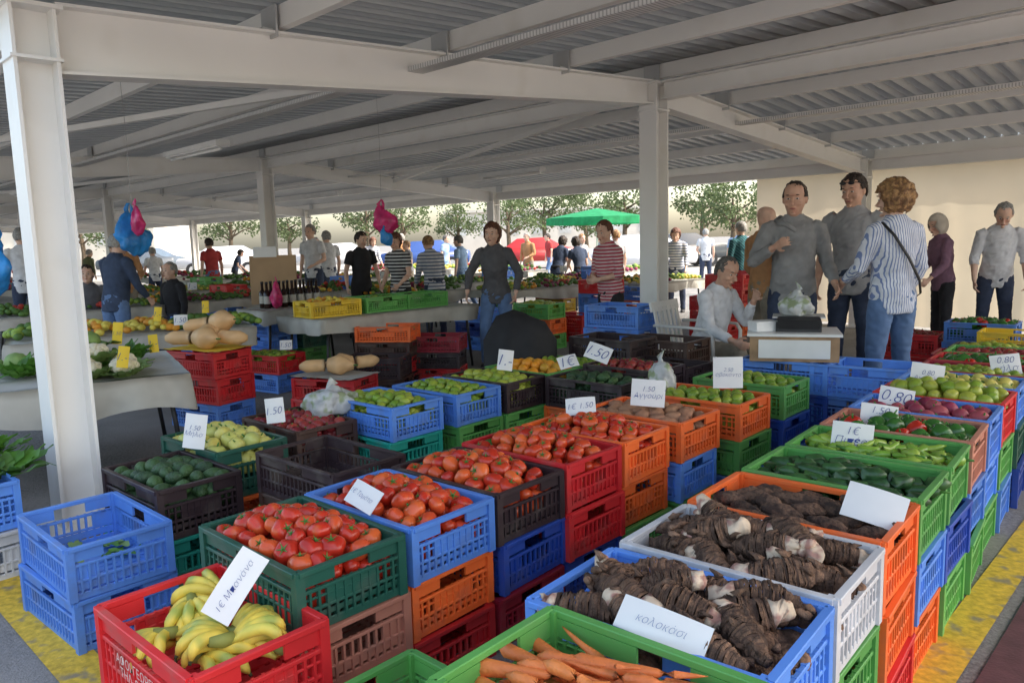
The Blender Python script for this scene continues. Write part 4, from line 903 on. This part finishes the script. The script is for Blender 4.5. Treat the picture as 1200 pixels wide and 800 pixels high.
def umbrella(x,y,z,r_,c):
    e=obj('market_umbrella',None,(x,y,0),label='green market umbrella over a distant stall',cat='umbrella')
    bm=bmesh.new(); tube(bm,[(0,0,0),(0,0,z)],[.025,.02],10); obj('pole',finish(bm,'pole',steel,True),parent=e)
    bm=bmesh.new(); n=8; apex=bm.verts.new((0,0,z)); ring=[bm.verts.new((r_*math.cos(k*6.2832/n),r_*math.sin(k*6.2832/n),z-.22)) for k in range(n)]; low=[bm.verts.new((v.co.x*1.01,v.co.y*1.01,v.co.z-.16)) for v in ring]
    for k in range(n):
        bm.faces.new((apex,ring[k],ring[(k+1)%n])); bm.faces.new((ring[k],low[k],low[(k+1)%n],ring[(k+1)%n]))
    obj('canopy',finish(bm,'canopy',M('green_canopy',(.02,.32,.12),rough=.8,trans=.35)),parent=e)
umbrella(2.1,18.5,2.02,1.2,None)
# ------------------------------------------------------------------ trees, cars, buildings
bark=M('bark',(.12,.09,.06),rough=.9,var=.4,scale=14,bump=.6)
folM=M('foliage',(.10,.14,.055),rough=.7,var=.45,scale=1.6,trans=.3,rnd=.15)
def tree_meshes(seed):
    random.seed(seed); bt_=bmesh.new(); cr=bmesh.new()
    tube(bt_,[(0,0,0),(.05,0,1),(0,.08,2.2),(.1,.1,3.4)],[.2,.15,.12,.05],9)
    cl_=[]
    for k in range(9):
        a=k*.7+U(-.2,.2); z=U(1.5,2.7); L=U(1,1.9); e=Vector((math.cos(a)*L,math.sin(a)*L,z+U(.2,1.2)))
        tube(bt_,[(0,.05,z),(e.x*.5,e.y*.5,z+.5),e],[.07,.045,.02],6); cl_.append(e)
    for k in range(10): cl_.append(Vector((U(-1.3,1.3),U(-1.3,1.3),U(2.0,4.8))))
    for c in cl_:
        rr=U(.5,.95)
        for j in range(90):
            d=Vector((random.gauss(0,1),random.gauss(0,1),random.gauss(0,.8))); d=d.normalized()*rr*(R()**.4)
            p=c+d; a=Vector((U(-1,1),U(-1,1),U(-1,1))).normalized()*.11; b=a.cross(Vector((U(-1,1),U(-1,1),U(-1,1)))).normalized()*.065
            cr.faces.new([cr.verts.new(p+a),cr.verts.new(p+b),cr.verts.new(p-a),cr.verts.new(p-b)])
    return finish(bt_,'trunk',bark,True),finish(cr,'crown',folM)
tm=[tree_meshes(s_) for s_ in (1,2,3)]
random.seed(99)
for x,y,s_ in ((-28,56,1.1),(-17,60,1.0),(-4,62,1.0),(5,50,.9),(11,38,.9),(14,32,.9),(18,42,1.2),(24,38,1.2),(-33,60,1.2),(-23,64,1.2),(-12,66,1.3),(-8,58,1.1),(0,58,1.1),(9,60,1.3),(14,56,1.2),(20,56,1.3),(-38,54,1.1),(-44,60,1.3),(3,66,1.3),(27,50,1.2)):
    e=obj('tree',None,(x,y,0),(0,0,U(0,6)),(s_,)*3,label='leafy green tree standing beyond the market hall',cat='tree',group='trees beyond the market')
    t_=random.choice(tm); obj('trunk',t_[0],parent=e); obj('crown',t_[1],parent=e)
def car(x,y,yaw,col,label):
    pm_=M('car_paint',col,rough=.25,var=.03); e=obj('parked_car',None,(x,y,0),(0,0,rad(yaw)),label=label,cat='car',group='cars parked beyond the hall')
    bm=bmesh.new(); pr=[(-2.05,.35),(-2.1,.65),(-2.0,.85),(-1.2,.95),(-.6,1.38),(.75,1.42),(1.5,.98),(2.05,.9),(2.12,.6),(2.05,.35)]
    L_=[bm.verts.new((p[0],-.83 if p[1]<1 else -.66,p[1])) for p in pr]; R_=[bm.verts.new((p[0],.83 if p[1]<1 else .66,p[1])) for p in pr]
    bm.faces.new(L_); bm.faces.new(R_[::-1])
    for i in range(len(pr)): bm.faces.new((L_[i],R_[i],R_[(i+1)%len(pr)],L_[(i+1)%len(pr)]))
    bmesh.ops.recalc_face_normals(bm,faces=bm.faces); bmesh.ops.bevel(bm,geom=bm.edges[:],offset=.05,segments=2); obj('body',finish(bm,'body',pm_,True),parent=e)
    for sg in (-1,1):
        bm=bmesh.new(); q=[(-1.0,.99),(-.55,1.32),(.68,1.35),(1.25,1.0)]; bm.faces.new([bm.verts.new((p[0],sg*(.82-.17*(p[1]-.95)/.45),p[1])) for p in q]); obj('window',finish(bm,'window',glass),parent=e)
    for sx in (-1.3,1.3):
        for sg in (-1,1):
            bm=bmesh.new(); tube(bm,[(sx,sg*.70,.32),(sx,sg*.86,.32)],[.32,.32],18,side=(1,0,0)); tube(bm,[(sx,sg*.855,.32),(sx,sg*.875,.32)],[.18,.17],12,mi=1); obj('wheel',finish(bm,'wheel',[dark,galv]),parent=e)
car(4.5,28,10,(.6,.62,.65),'silver parked hatchback car'); car(9.2,22,-20,(.7,.7,.7),'white parked hatchback car'); car(-4,37,0,(.05,.1,.3),'blue parked hatchback car'); car(-14,38,5,(.65,.65,.66),'white parked hatchback car')
car(1,36,-5,(.4,.03,.03),'red parked hatchback car'); car(-9,40,0,(.5,.5,.5),'grey parked hatchback car'); car(-20,42,0,(.1,.12,.14),'dark grey parked hatchback car'); car(7,33,8,(.06,.07,.08),'black parked hatchback car')
def building(x,y,w_,d_,h_,col):
    bm=bmesh.new(); box(bm,(0,0,h_/2),(w_,d_,h_)); box(bm,(0,0,h_+.12),(w_+.5,d_+.5,.24))
    e=obj('building',finish(bm,'building',M('plaster',col,rough=.9,var=.08,scale=.8)),(x,y,0),label='low pale rendered building beyond the market',cat='building')
    for i in range(int(w_/2.5)):
        bm=bmesh.new(); box(bm,(-w_/2+1.4+i*2.5,-d_/2-.01,h_*.6),(1.1,.06,1.1)); obj('window',finish(bm,'window',galv),parent=e)
building(4,78,20,8,4,(.6,.57,.52)); building(-40,74,16,8,4,(.6,.57,.5))
bpy.data.scenes.remove(TS)
